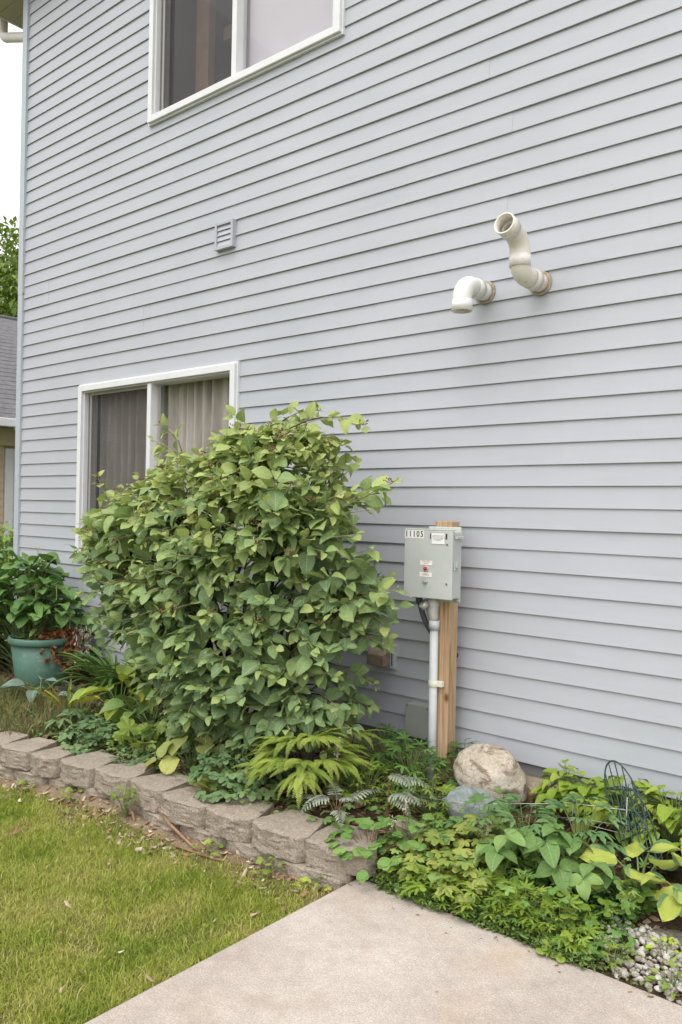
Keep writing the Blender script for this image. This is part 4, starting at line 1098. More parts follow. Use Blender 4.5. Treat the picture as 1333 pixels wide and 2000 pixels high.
dome_bush('hydrangea', 'dark green broad-leaved hydrangea at the house corner behind the pot', (-5.88, -.34, .10), 760, .76, .98, HYD, (.11, .170), M_HYD, M_STEM, 5, 300, 9, .45, M_HEAD, zlo=-.02, avoid=(-5.86, -.18, .62))
M_LGT = leaf_mat('light_green_leaf', [(0.135, 0.257, 0.041), (0.216, 0.351, 0.061), (0.324, 0.446, 0.095)], (.28, .36, .12), .3, .3, .5)
SM_OV = [grid_leaf('ovate', w, 4, 2, .2, c, .04, 40+i) for i, (w, c) in enumerate(((.55, .5), (.62, .9), (.5, .3)))]
dome_bush('bush', 'light green bush beyond the house corner near the tan house', (-8.9, 1.05, -.06), 1700, .75, 1.30, SM_OV, (.07, .12), M_LGT, M_STEM, 9, 60, 0, 1, None, .02, 'shrub', None, 99)
dome_bush('bush', 'low darker bush left of the light green one', (-8.3, -.55, -.06), 420, .6, .62, SM_OV, (.06, .10), M_HYD, M_STEM, 10, 40, 0, 1, None, .02, 'shrub', None, 99)

# ------------------------------------------------------------------ pot with dead plant and weed
M_POT = None
def mk_pot():
    b = NB('faded_green_plastic'); co = b.coord()
    c = b.ramp(b.noise(co, 5, 5, .6), [(.3, (.055, .125, .092)), (.6, (.078, .162, .122)), (.8, (.14, .225, .178))])
    s = b.ramp(b.noise(co, 11, 5, .7), [(.55, 0.0), (.75, 1.0)]); c = b.mix(b.math('MULTIPLY', s, .35), c, (.33, .40, .36))
    return b.done(b.pbr(c, .5, .35))
M_POT = mk_pot()
pcx, pcy, pz = -5.53, -.38, .085
pot = thing('plant_pot', 'faded green plastic plant pot by the hydrangea', 'pot', (pcx, pcy, pz))
PS = .98
def plathe(prof, n): return MB().lathe([(max(.0001, r_*PS), pz+z_*.92) for r_, z_ in prof], pcx, pcy, n)
plathe([(0, 0), (.185, 0), (.192, .01), (.236, .372), (.232, .372), (.187, .02), (0, .02)], 40).build('pot_body', M_POT, pot)
plathe([(.237, .365), (.252, .372), (.258, .386), (.257, .412), (.250, .424), (.238, .424), (.230, .412), (.230, .36)], 40).build('rim', M_POT, pot)
plathe([(0, .392), (.12, .389), (.231, .378)], 30).build('potting_soil', M_MULCH, pot)
ptop = pz+.36
def dead_plant():
    r = random.Random(3); root = thing('dead_plant', 'withered rusty brown plant hanging over the right side of the green pot', 'plant', (pcx+.1, pcy-.05, ptop))
    st = MB(); ch = []; 
    lv_ = [grid_leaf('round', .8, 3, 2, .6, 2.2, .25, 60+i) for i in range(4)]
    L = []
    for i in range(44):
        az = r.uniform(-.45, 1.3); R_ = r.uniform(.12, .31); p0 = Vector((pcx+.04+r.uniform(-.06, .06), pcy+r.uniform(-.06, .06), ptop)); 
        d = Vector((math.cos(az), math.sin(az), 0)); p2 = p0+d*R_+Vector((0, 0, r.uniform(-.24, .04) if R_ > .2 else r.uniform(.0, .05)))
        pts = bez(p0, p0+d*R_*.75+Vector((0, 0, .09)), p2, 7); st.tube(pts, .0016, 4, False)
        for k in range(2, 8):
            for q in range(2): L.append((r.choice(lv_), place(pts[k]+rv(r, .012), rv(r, 1)+Vector((0, 0, -.4)), rv(r, 1), r.uniform(.022, .050)), r.random()))
    st.build('stems', plain('dry_stems', (.24, .15, .08), .9, .3, 40), root)
    add_leaves(root, L, mk_rnd('withered_leaf', [(.10, .04, .018), (.20, .085, .032), (.31, .15, .06)], .85, 40, trans=.1), 'leaf', 0)
    root2 = thing('dried_flower_stalk', 'pale grey dried flower tassels drooping behind the pot', 'plant', (pcx+.32, pcy+.12, .25)); m = MB()
    for i in range(7):
        x = pcx+.24+r.uniform(0, .16); y = pcy+.06+r.uniform(0, .12); top = r.uniform(.52, .62); 
        m.tube(bez((x-.1, y, .42), (x-.02, y, top+.05), (x, y-.02, top-.06), 5), .002, 4, False)
        for k in range(60):
            c = Vector((x+r.gauss(0, .012), y-.02+r.gauss(0, .012), top-.06-r.random()*.2)); m.add([c, c+rv(r, .007), c+rv(r, .007)+Vector((0, 0, -.014))], [(0, 1, 2)])
    m.build('tassels', plain('pale_dry_flowers', (.44, .38, .31), .9, .25, 50), root2)
dead_plant()
M_WEED = leaf_mat('weed_leaf', [(0.203, 0.311, 0.081), (0.257, 0.365, 0.095), (0.365, 0.446, 0.149)], (.33, .38, .18), .4, .3, .5)
WEED = [grid_leaf('lance', .36, 10, 4, .2, 1.3, .09, 70+i, 0, .35) for i in range(3)]
clump('weed', 'jagged pale green weed standing up in the green pot', (pcx-.02, pcy-.02, ptop), 9, .20, .10, WEED, (.10, .17), M_WEED, M_STEM, 8, elev=(.8, -.1))
CRE = [fan_leaf(3, .35, 9, .08, 18, seed=90+i) for i in range(2)]
clump('creeping_weed', 'small creeping green weeds covering the soil of the green pot', (pcx-.10, pcy-.05, ptop-.01), 46, .045, .16, CRE, (.018, .034), M_LGT, M_STEM, 12, limit=0)

# ------------------------------------------------------------------ bed plants, left
M_BLADE = leaf_mat('daylily_blade', [(0.081, 0.162, 0.038), (0.115, 0.209, 0.047), (0.162, 0.257, 0.061)], (.13, .2, .07), .25, .2, .45, nveins=0, veinslope=26)
BLADE = [grid_leaf('strap', .05, 10, 2, .5, c, .0, 100+i) for i, c in enumerate((1.5, 1.9, 2.3, 1.2))]
def blades(name, label, base, n, size, tms, mat, seed, R=.06, elev=(1.25, .75), azr=None):
    r = random.Random(seed); B = Vector((base[0], base[1], height(*base))); root = thing(name, label, 'plant', B); L = []
    for i in range(n):
        az = i*2.4+r.uniform(-.3, .3) if azr is None else r.uniform(*azr); e = r.uniform(elev[1], elev[0]); d = Vector((math.cos(az), math.sin(az), 0)); s = r.uniform(*size)
        if B.y+d.y*s*.8 > -.05: d.y *= -.3
        L.append((r.choice(tms), place(B+d*R*r.random(), d*math.cos(e)+Vector((0, 0, math.sin(e))), (0, 0, 1), s), r.random()))
    add_leaves(root, L, mat, 'blade'); return root
blades('daylily', 'clump of long arching dark green blades right of the green pot', (-4.72, -.30), 70, (.34, .52), BLADE, M_BLADE, 4, .10)
blades('daylily', 'smaller arching blade clump half under the left side of the shrub', (-4.42, -.26), 40, (.30, .46), BLADE, M_BLADE, 6, .08)
M_IRIS = leaf_mat('iris_blade', [(0.23, 0.297, 0.041), (0.378, 0.405, 0.054), (0.54, 0.324, 0.068)], (.35, .36, .1), .2, .3, .5, nveins=0, veinslope=26)
IRIS = [grid_leaf('strap', .10, 8, 2, .4, c, .0, 110+i) for i, c in enumerate((.5, 1.2, 1.7))]
blades('iris', 'sparse yellowing sword-leaved plant in front of the green pot', (-4.70, -.68), 8, (.20, .32), IRIS, M_IRIS, 7, .04, (1.3, .6))
blades('iris', 'few yellow-orange leaf blades at the far left of the bed', (-5.08, -.98), 5, (.16, .26), IRIS, M_IRIS, 17, .04, (.5, .1))
M_HOSY = leaf_mat('yellow_green_hosta_leaf', [(0.27, 0.378, 0.061), (0.392, 0.486, 0.068), (0.567, 0.567, 0.068)], (.38, .42, .12), .35, .3, .5, nveins=0, veinslope=14)
HOS = [grid_leaf('ovate', w, 8, 6, f, c, .07, 120+i) for i, (w, f, c) in enumerate(((.52, .25, 1.0), (.60, .15, 1.3), (.48, .3, .7)))]
clump('hosta', 'chartreuse hosta with one bright yellow leaf in front of the shrub', (-4.27, -.58), 15, .26, .20, HOS, (.14, .22), M_HOSY, M_STEM, 21, elev=(.6, -.3), pet=.003)
M_HOSG = leaf_mat('green_hosta_leaf', [(0.135, 0.243, 0.068), (0.189, 0.311, 0.081), (0.257, 0.365, 0.095)], (.24, .31, .12), .35, .25, .5, nveins=0, veinslope=14)
clump('hosta', 'green hosta under the left skirt of the shrub', (-3.90, -.62), 18, .24, .24, HOS, (.13, .20), M_HOSG, M_STEM, 22, elev=(.5, -.4), pet=.003)
clump('hosta', 'mid green hosta under the middle of the shrub', (-3.62, -.70), 14, .18, .20, HOS, (.11, .16), M_HOSG, M_STEM, 23, elev=(.4, -.4), pet=.003)
M_HOSB = leaf_mat('blue_green_hosta_leaf', [(.15, .225, .165), (.19, .27, .20), (.25, .33, .25)], (.35, .43, .37), .3, .2, .55, nveins=0, veinslope=14)
clump('hosta', 'blue-green hosta just in front of the green pot', (-5.10, -.66), 9, .16, .16, HOS, (.13, .19), M_HOSB, M_STEM, 24, elev=(.4, -.2), pet=.003)
M_HEL = leaf_mat('dark_palmate_leaf', [(0.074, 0.142, 0.061), (0.101, 0.176, 0.068), (0.149, 0.223, 0.081)], (.14, .19, .09), .3, .2, .45)
LAN = [grid_leaf('lance', w, 6, 4, .2, .7, .05, 130+i, 0, .12) for i, w in enumerate((.30, .36))]
HEL = [merge([(LAN[k % 2], place((0, 0, 0), (math.sin(a), math.cos(a), -.12), s=1-.18*abs(a)/1.5)) for k, a in enumerate((-1.5, -.75, 0, .75, 1.5))])]
clump('hellebore', 'dark green plant with finger-like leaves at the front of the bed', (-4.28, -.92), 7, .15, .12, HEL, (.12, .16), M_HEL, M_STEM, 25, elev=(.25, -.25), pet=.003)
M_COL = leaf_mat('columbine_leaf', [(.115, .205, .085), (.15, .25, .10), (.21, .31, .12)], (.22, .3, .18), .2, .28, .55)
COLL = fan_leaf(3, .42, 0, 0, 18, cup=.1, droop=.3, seed=140, spread=1.9)
COL = [compound3(COLL, .36, s) for s in (1, 2, 3)]
clump('columbine', 'blue-green columbine at the front edge left of the hosta', (-3.95, -.95), 26, .14, .17, COL, (.075, .11), M_COL, M_STEM, 26, elev=(.3, -.3), limit=300)
clump('columbine', 'dense blue-green columbine left of the golden fern', (-2.83, -.90), 40, .22, .20, COL, (.08, .12), M_COL, M_STEM, 27, elev=(.3, -.4))
clump('columbine', 'small columbine seedling among shrub leaves', (-3.55, -1.03), 10, .09, .10, COL, (.06, .09), M_COL, M_STEM, 28, elev=(.3, -.3))
M_BLOOD = leaf_mat('bloodroot_leaf', [(0.189, 0.297, 0.054), (0.257, 0.365, 0.068), (0.351, 0.446, 0.095)], (.28, .35, .12), .25, .3, .5)
BLOOD = [fan_leaf(7, .26, 0, 0, 44, cup=.25, droop=.12, seed=150+i, spread=2.85) for i in range(3)]
clump('bloodroot', 'pale green round lobed leaves behind the retaining wall left of centre', (-3.60, -.90), 13, .16, .16, BLOOD, (.055, .085), M_BLOOD, M_STEM, 29, elev=(1.0, .35), dome=.4)
M_YEL = leaf_mat('yellowing_broad_leaf', [(0.257, 0.317, 0.088), (0.351, 0.392, 0.115), (0.459, 0.459, 0.135)], (.40, .40, .18), .3, .3, .55, (.40, .33, .10), .3)
YEL = [grid_leaf('round', w, 7, 6, .1, c, .05, 160+i) for i, (w, c) in enumerate(((.85, .6), (.72, .9), (.95, .4)))]
clump('broad_leaf_plant', 'yellowing plant with large drooping split leaves below the shrub', (-3.22, -.86), 17, .24, .19, YEL, (.10, .145), M_YEL, M_STEM, 30, elev=(.1, -.9), pet=.003)
clump('broad_leaf_plant', 'two yellow-green leaves leaning over the retaining wall', (-2.83, -1.02), 3, .07, .05, YEL, (.10, .13), M_YEL, M_STEM, 31, elev=(.9, .6), azr=(-2.6, -1.0), pet=.003)
# brownish low ground cover at far left
M_THY = mk_rnd('brownish_ground_cover', [(.10, .13, .04), (.18, .17, .07), (.25, .19, .10), (.16, .22, .05)], .8, 0, trans=.2)
def cover(name, label, n, pts, hmin, hmax, wid, seed, mat, cat='ground cover'):
    r = np.random.default_rng(seed); P = pts(n, r); n = len(P)
    V, T = grass('c', '', n, lambda n_, r_: (P, np.ones(n)), hmin, hmax, wid, seed+9)
    o = link(name, tri_mesh(name, V.reshape(-1, 3), T, None, np.repeat(r.random(n), 5)), mat); stuff(o); o['label'] = label; o['category'] = cat; return o
cover('ground_cover', 'wispy brownish ground cover behind the wall at far left', 9000, bed_pts(-6.4, -4.35, -1.25, -.6, -.004), .03, .13, .0045, 41, M_THY)

# small leaf cover helper: scattered tiny leaves on short stems
def leaf_cover(name, label, n, pts, tms, size, mat, seed, hmax=.05, cat='ground cover'):
    r = random.Random(seed); rr = np.random.default_rng(seed); P = pts(n, rr); L = []
    V = []; T = []; UV = []; RN = []; b = 0
    for p in P:
        h = r.random()**1.5*hmax*(.6+.8*noise.noise(Vector((p[0]*7, p[1]*7, 0)))+.2); q = Vector(p)+Vector((0, 0, max(.002, h)))
        t = r.choice(tms); M = place(q, Vector((r.gauss(0, 1), r.gauss(0, 1)-.3, r.uniform(-.2, .7))), Vector((0, 0, 1))+rv(r, .3), r.uniform(*size)); A = np.array(M)
        V.append(t.V @ A[:3, :3].T+A[:3, 3]); T.append(t.T+b); UV.append(t.UV); RN.append(np.full(len(t.V), r.random())); b += len(t.V)
    o = link(name, tri_mesh(name, np.concatenate(V), np.concatenate(T), np.concatenate(UV), np.concatenate(RN)), mat); stuff(o); o['label'] = label; o['category'] = cat; return o
TINY = [grid_leaf('ovate', .6, 3, 2, .25, .5, .03, 170+i) for i in range(2)]+[grid_leaf('lance', .3, 3, 2, .2, .4, .0, 173)]
leaf_cover('ground_cover', 'tiny mixed green weeds along the left part of the bed', 1500, bed_pts(-5.6, -3.7, -1.12, -.5, 0), TINY, (.018, .04), M_HOSG, 51, .06)

# ------------------------------------------------------------------ ferns
M_FERN = leaf_mat('golden_fern_frond', [(.25, .345, .06), (.335, .425, .08), (.42, .49, .11)], (.34, .40, .08), .1, .35, .55, nveins=0, veinslope=2)
PIN = grid_leaf('pin', .30, 2, 2, .1, .3, 0, 180)
GF = [frond(24, 1, PIN, .125, 'lin', b_, 1.3, 190+i, .06) for i, b_ in enumerate((.8, 1.15, 1.5))]
def fern(name, label, base, n, H, R, size, tms, mat, smat, seed, per=5, azr=None, dr=(-.1, -.75)):
    """stipes carrying fans of fronds"""
    r = random.Random(seed); B = Vector((base[0], base[1], height(*base))); root = thing(name, label, 'fern', B); L = []; st = MB()
    for i in range(n):
        az = i*2.4+r.uniform(-.4, .4) if azr is None else r.uniform(*azr); q = math.sqrt((i+.5)/n)
        d = Vector((math.cos(az), math.sin(az), 0)); p = B+d*R*q*.75+Vector((0, 0, H*(1-.45*q*q)*r.uniform(.8, 1.1)))
        st.tube(bez(B+rv(r, .01), B+d*R*q*.3+Vector((0, 0, p.z-B.z)), p, 5), [.002]*6, 4, False)
        for k in range(per):
            a = az+(k-(per-1)/2)*(2.0/per)+r.uniform(-.12, .12); e = r.uniform(.05, .45)-q*.25
            ax = Vector((math.cos(a)*math.cos(e), math.sin(a)*math.cos(e), math.sin(e)))
            L.append((r.choice(tms), place(p, ax, (0, 0, 1), r.uniform(*size), r.uniform(-.2, .2)), r.random()))
    st.build('stipes', smat, root); add_leaves(root, L, mat, 'frond'); return root
M_DST = plain('dark_fern_stem', (.05, .03, .025), .5, .2, 20)
fern('golden_fern', 'bright yellow-green fern spilling over the blocks below the shrub', (-2.50, -.80), 34, .33, .22, (.13, .20), GF, M_FERN, M_DST, 3, 6, None)
fern('golden_fern', 'single yellow-green fern spray at the wall side of the golden fern', (-2.44, -.56), 3, .30, .10, (.15, .20), GF, M_FERN, M_DST, 5, 4)
M_PF = None
def mk_painted():
    b = NB('painted_fern_frond'); uv = b.coord('UV'); sep = b.n('ShaderNodeSeparateXYZ'); b.l(uv, sep.inputs[0])
    c = b.ramp(sep.outputs[1], [(0, (.14, .105, .12)), (.35, (.23, .25, .205)), (.8, (.36, .41, .31))])
    c = b.mix(b.math('MULTIPLY', b.attr('rnd'), .4), c, (.24, .30, .20))
    p = b.pbr(c, .6, .2); t = b.n('ShaderNodeBsdfTranslucent'); b.l(c, t.inputs[0]); m = b.n('ShaderNodeMixShader'); m.inputs[0].default_value = .25
    b.l(p.outputs[0], m.inputs[1]); b.l(t.outputs[0], m.inputs[2]); return b.done(m)
M_PF = mk_painted()
PP = grid_leaf('lance', .34, 7, 2, .15, .6, 0, 200, 0, .45)
PF = [frond(12, 1, PP, .30, 'tri', b_, 1.2, 210+i, .15) for i, b_ in enumerate((.8, 1.1, 1.4))]
fern('painted_fern', 'silvery painted fern drooping over the last retaining block', (-2.22, -.90), 7, .15, .10, (.14, .20), PF, M_PF, M_STEMR, 7, 1)
fern('painted_fern', 'silver-grey fern fronds reaching right beside the dark green foliage', (-2.10, -.72), 5, .22, .08, (.17, .23), PF, M_PF, M_STEMR, 8, 1, (-.6, .9))

# ------------------------------------------------------------------ plants round the post and boulder
M_DKG = leaf_mat('dark_cut_leaf', [(0.068, 0.155, 0.034), (0.101, 0.209, 0.041), (0.162, 0.297, 0.061)], (.14, .22, .07), .15, .25, .5)
M_BRG = leaf_mat('bright_cut_leaf', [(.16, .26, .035), (.23, .34, .045), (.33, .42, .065)], (.24, .33, .08), .15, .3, .5)
CUT = [fan_leaf(5, .72, 15, .16, 40, cup=.1, droop=.25, seed=220+i, spread=2.0, sharp=1.3) for i in range(3)]
LOB = [fan_leaf(5, .42, 15, .07, 36, cup=.2, droop=.25, seed=230+i, spread=2.5) for i in range(3)]
for i, (b_, n, H, R_, lab) in enumerate((
    ((-2.42, -.30), 70, .24, .17, 'dark cut-leaved foliage below the grey junction box'),
    ((-2.20, -.40), 90, .25, .20, 'dark cut-leaved foliage in front of the conduit foot'),
    ((-2.06, -.16), 44, .21, .11, 'dark cut-leaved foliage right of the wooden post foot'),
    ((-2.00, -.52), 70, .18, .16, 'cut-leaved foliage left of the blue-grey rock'),
    ((-2.28, -.62), 60, .18, .15, 'cut-leaved foliage between the golden and painted ferns'))):
    clump('cut_leaf_plant', lab, b_, n, H, R_, CUT, (.035, .065), M_DKG if i < 3 else M_BRG, M_STEM, 60+i, 'cut-leaved clumps around the post', 300, (.7, 0), .0015)
clump('cut_leaf_plant', 'little cut-leaved sprig poking up in front of the boulder', (-1.70, -.42), 9, .20, .05, CUT, (.035, .055), M_DKG, M_STEM, 66, 'cut-leaved clumps around the post', 300, (.9, .2), .0015)
# corner by the path: clover-like meadow rue, foamflower, three-leaved plants
M_RUE = leaf_mat('rue_leaf', [(0.135, 0.27, 0.061), (0.189, 0.338, 0.081), (0.27, 0.405, 0.108)], (.24, .32, .13), .15, .3, .5)
RUE = [trifoliate(fan_leaf(3, .25, 0, 0, 16, cup=.15, droop=.25, seed=240+i, spread=2.4), .5) for i in range(3)]
clump('meadow_rue', 'round-leaved green plant hanging over the path corner', (-1.99, -.98), 48, .20, .19, RUE, (.05, .08), M_RUE, M_STEMR, 70, elev=(.5, -.5))
clump('meadow_rue', 'round-leaved green plant behind the last wall block', (-1.86, -.82), 40, .19, .17, RUE, (.05, .075), M_RUE, M_STEM, 71, elev=(.5, -.3))
M_FOAM = leaf_mat('foamflower_leaf', [(0.189, 0.27, 0.054), (0.284, 0.365, 0.074), (0.419, 0.446, 0.115)], (.26, .24, .10), .3, .3, .5)
for i, (b_, n, lab) in enumerate((((-1.74, -.86), 40, 'yellow-green lobed foamflower right of the round-leaved plant'), ((-1.60, -.90), 36, 'yellow-green lobed foamflower at the path edge'), ((-1.66, -.66), 26, 'lobed foamflower clump behind the path-edge one'))):
    clump('foamflower', lab, b_, n, .15, .15, LOB, (.04, .065), M_FOAM, M_STEMR, 75+i, 'foamflower clumps', elev=(.5, -.3))
def spikes(base, n, label, seed, H=.16):
    r = random.Random(seed); B = Vector((base[0], base[1], height(*base))); root = thing('flower_spike', label, 'flower', B)
    m = MB(); fl = MB()
    for i in range(n):
        p = B+Vector((r.uniform(-.04, .04), r.uniform(-.04, .04), 0)); t = p+Vector((r.uniform(-.03, .03), r.uniform(-.03, .03), H*r.uniform(.8, 1.1))); m.tube([p, p.lerp(t, .5), t], .0012, 4, False)
        for k in range(34): c = t-Vector((0, 0, r.random()*.05))+Vector((r.gauss(0, .004), r.gauss(0, .004), 0)); fl.add([c, c+rv(r, .004), c+rv(r, .004)], [(0, 1, 2)])
    m.build('stalk', M_STEMR, root); fl.build('blossoms', plain('pale_blossom', (.58, .50, .44), .8, .2, 60), root)
spikes((-1.88, -.88), 2, 'faded cream flower spike rising from the round-leaved plants', 4, .26)
spikes((-1.62, -.78), 2, 'small pinkish flower spikes beside the three-leaved plant', 5, .2)
spikes((-2.36, -.78), 4, 'thin dry seed stalks standing in front of the golden fern', 6, .34)
M_TRI = leaf_mat('three_part_leaf', [(0.115, 0.223, 0.061), (0.162, 0.277, 0.074), (0.216, 0.338, 0.095)], (.30, .38, .18), .55, .25, .5, None, 0, 7, 4)
TRI = [trifoliate(grid_leaf('ovate', .66, 8, 4, .12, 1.0, .05, 250+i), .62, 1.5, .04) for i in range(3)]
for i, (b_, n, H, R_, sz, lab) in enumerate((
    ((-1.50, -.80), 5, .22, .08, (.15, .19), 'broad three-part leaves nearest the middle of the path edge'),
    ((-1.36, -.70), 6, .25, .10, (.16, .20), 'broad three-part leaves in the centre of the right bed'),
    ((-1.20, -.72), 5, .17, .10, (.12, .16), 'broad three-part leaves left of the variegated hosta'))):
    clump('jack_in_the_pulpit', lab, b_, n, H, R_, TRI, sz, M_TRI, M_STEM, 80+i, 'three-leaved plants', elev=(.1, -.45), pet=.003, dome=.3)
M_AST = leaf_mat('grey_green_toothed_leaf', [(0.115, 0.223, 0.081), (0.149, 0.27, 0.095), (0.203, 0.324, 0.121)], (.2, .28, .13), .35, .25, .5)
AST = [merge([(grid_leaf('lance', .34, 8, 2, .2, .6, .03, 260, 0, .3), place((0, 0, 0), (math.sin(a), math.cos(a), -.1), s=1-.2*abs(a))) for a in (-1.1, -.5, 0, .5, 1.1)])]
for i, (b_, n, lab) in enumerate((((-1.52, -.55), 14, 'toothed grey-green foliage left of the wire trellis'), ((-1.32, -.48), 16, 'toothed grey-green foliage just below the wire trellis'), ((-1.64, -.68), 8, 'toothed grey-green foliage beside the flower spikes'))):
    clump('astilbe', lab, b_, n, .24, .16, AST, (.08, .12), M_AST, M_STEM, 85+i, 'toothed plants', elev=(.6, -.1))
# golden plants along the foundation
M_GOLD = leaf_mat('golden_leaf', [(.19, .31, .035), (.26, .375, .045), (.36, .44, .065)], (.40, .46, .12), .3, .32, .5)
GOLD = [grid_leaf('heart', w, 6, 4, .15, c, .05, 270+i) for i, (w, c) in enumerate(((.72, .7), (.66, 1.0), (.78, .4)))]
for i, (b_, n, H, R_, lab) in enumerate((
    ((-1.54, -.15), 26, .20, .10, 'leftmost chartreuse plant against the foundation right of the boulder'),
    ((-1.43, -.17), 44, .20, .15, 'chartreuse plant behind the left end of the wire trellis'),
    ((-1.25, -.20), 48, .23, .16, 'chartreuse plant directly behind the wire trellis'),
    ((-1.05, -.22), 48, .24, .17, 'chartreuse plant right of the wire trellis'),
    ((-.85, -.26), 44, .22, .17, 'chartreuse plant at the right edge by the wall'),
    ((-.60, -.28), 40, .22, .17, 'chartreuse plant farthest right along the wall'))):
    clump('epimedium', lab, b_, int(n*1.7), H, R_, GOLD, (.052, .092), M_GOLD, M_STEM, 90+i, 'chartreuse plants along the foundation', 300, (.3, -.5))
# variegated hosta
def mk_varieg():
    b = NB('variegated_hosta_leaf'); uv = b.coord('UV'); sep = b.n('ShaderNodeSeparateXYZ'); b.l(uv, sep.inputs[0])
    au = b.math('ABSOLUTE', b.math('SUBTRACT', sep.outputs[0], .5))
    nz = b.noise(b.mapping(uv, (14, 3, 1)), 1, 4, .6)
    m_ = b.math('ADD', au, b.math('ADD', b.math('MULTIPLY', nz, .22), b.math('MULTIPLY', b.math('POWER', sep.outputs[1], 4), .18)))
    c = b.mix(b.ramp(m_, [(.40, 0.0), (.45, 1.0)]), (.40, .45, .085), (.12, .215, .085))
    c = b.mix(b.math('MULTIPLY', b.ramp(b.noise(b.mapping(uv, (9, 2, 1)), 1.3, 4), [(.5, 0.0), (.65, 1.0)]), .55), c, (.30, .38, .09))
    st = b.math('SINE', b.math('MULTIPLY', au, 95)); 
    p = b.pbr(c, .5, .3, 0, b.bump(st, .25, .004)); t = b.n('ShaderNodeBsdfTranslucent'); b.l(c, t.inputs[0]); m = b.n('ShaderNodeMixShader'); m.inputs[0].default_value = .25
    b.l(p.outputs[0], m.inputs[1]); b.l(t.outputs[0], m.inputs[2]); return b.done(m)
M_VAR = mk_varieg()
VHS = [grid_leaf('heart', w, 9, 8, f, c, .08, 280+i) for i, (w, f, c) in enumerate(((.84, .08, .35), (.78, .14, .6), (.90, .04, .2)))]
clump('variegated_hosta', 'yellow and green variegated hosta left of the edging stone', (-1.04, -.60), 9, .17, .13, VHS, (.13, .18), M_VAR, M_STEM, 101, elev=(.35, -.2), pet=.004)
clump('variegated_hosta', 'yellow and green variegated hosta at the right edge of the photo', (-.84, -.60), 9, .19, .13, VHS, (.13, .18), M_VAR, M_STEM, 102, elev=(.35, -.2), pet=.004)
clump('variegated_hosta', 'yellow and green variegated hosta out beyond the edging stones', (-.50, -.55), 8, .18, .13, VHS, (.15, .20), M_VAR, M_STEM, 103, elev=(.25, -.5), pet=.004)
clump('bloodroot', 'two notched round leaves under the variegated hosta', (-1.02, -.73), 5, .10, .07, BLOOD, (.05, .07), M_BLOOD, M_STEMR, 104, elev=(.9, .3))
# bright low growth along the path edge
for i, (x, y, n, lab) in enumerate(((-1.66, -.98, 46, 'bright green feathery seedlings by the path just past the foamflower'), (-1.48, -.95, 60, 'bright green feathery growth in front of the three-part leaves'), (-1.32, -.93, 55, 'bright green feathery growth midway along the path edge'), (-1.18, -.95, 34, 'bright green feathery growth left of the gravel'))):
    clump('feathery_plant', lab, (x, y), n, .12, .12, CUT, (.035, .060), M_BRG, M_STEM, 110+i, 'feathery seedlings along the path', 300, (.9, .1), .0013)
M_EDGE = leaf_mat('creeping_sedum_leaf', [(0.121, 0.203, 0.054), (0.176, 0.27, 0.068), (0.243, 0.338, 0.095)], (.2, .26, .1), .1, .25, .6)
def edge_pts(x0, x1, y0, y1, dz=0):
    f = bed_pts(x0, x1, y0, y1, dz)
    def g(n, r):                                     # ragged edge over the path
        P = f(n, r); e = -1.03-.05*vnoise(P[:, 0]+9, P[:, 1]*0+1, 11, 12)-.02*vnoise(P[:, 0]+9, P[:, 1]*0+5, 37, 13)
        return P[P[:, 1] > e]
    return g
leaf_cover('ground_cover', 'dense tiny-leaved creeping cover lapping over the path edge', 8200, edge_pts(-1.92, -1.02, -1.075, -.86), TINY, (.010, .022), M_EDGE, 52, .045)
leaf_cover('ground_cover', 'sparse creeping cover weaving through the white gravel', 600, edge_pts(-1.05, -.3, -1.05, -.78), TINY, (.010, .020), M_EDGE, 53, .03)
leaf_cover('ground_cover', 'low dark green clover under the three-part leaves', 2600, edge_pts(-1.45, -1.0, -.86, -.58), TINY, (.014, .026), M_DKG, 54, .05)
leaf_cover('ground_cover', 'low leafy filler under the plants of the right bed', 2200, edge_pts(-2.0, -1.4, -.9, -.35), TINY, (.018, .034), M_BRG, 55, .05)
leaf_cover('mixed_weeds', 'tangled small weeds filling the gaps of the right bed', 480, edge_pts(-1.97, -.95, -1.06, -.55), LOB+CUT+CRE, (.018, .042), M_RUE, 56, .16, 'weeds')
leaf_cover('mixed_weeds', 'bright seedlings mixed through the path side of the right bed', 450, edge_pts(-1.9, -1.05, -1.07, -.78), CUT+CRE, (.018, .038), M_BRG, 57, .12, 'weeds')
leaf_cover('mixed_weeds', 'mixed low weeds between the plants of the left bed', 800, bed_pts(-4.4, -2.1, -1.08, -.5, 0), LOB+CRE+TINY, (.018, .045), M_HOSG, 58, .11, 'weeds')
M_CHART = leaf_mat('chartreuse_sprig_leaf', [(0.297, 0.446, 0.041), (0.378, 0.513, 0.054), (0.486, 0.594, 0.068)], (.36, .42, .1), .2, .3, .45)
for i, (x, y, lab) in enumerate(((-.86, -.86, 'chartreuse sprig growing in the gravel under the edging stone'), (-.98, -.96, 'small green sprig on the path side of the gravel'), (-.80, -.98, 'green sprig among the gravel at the right edge'), (-1.12, -.99, 'low sprig where the gravel begins'))):
    clump('sprig', lab, (x, y), 18, .07, .055, SM_OV if i != 1 else CUT, (.02, .034), M_CHART if i in (0, 3) else M_BRG, M_STEM, 120+i, 'sprigs in the gravel', 300, (.7, .1), .001)
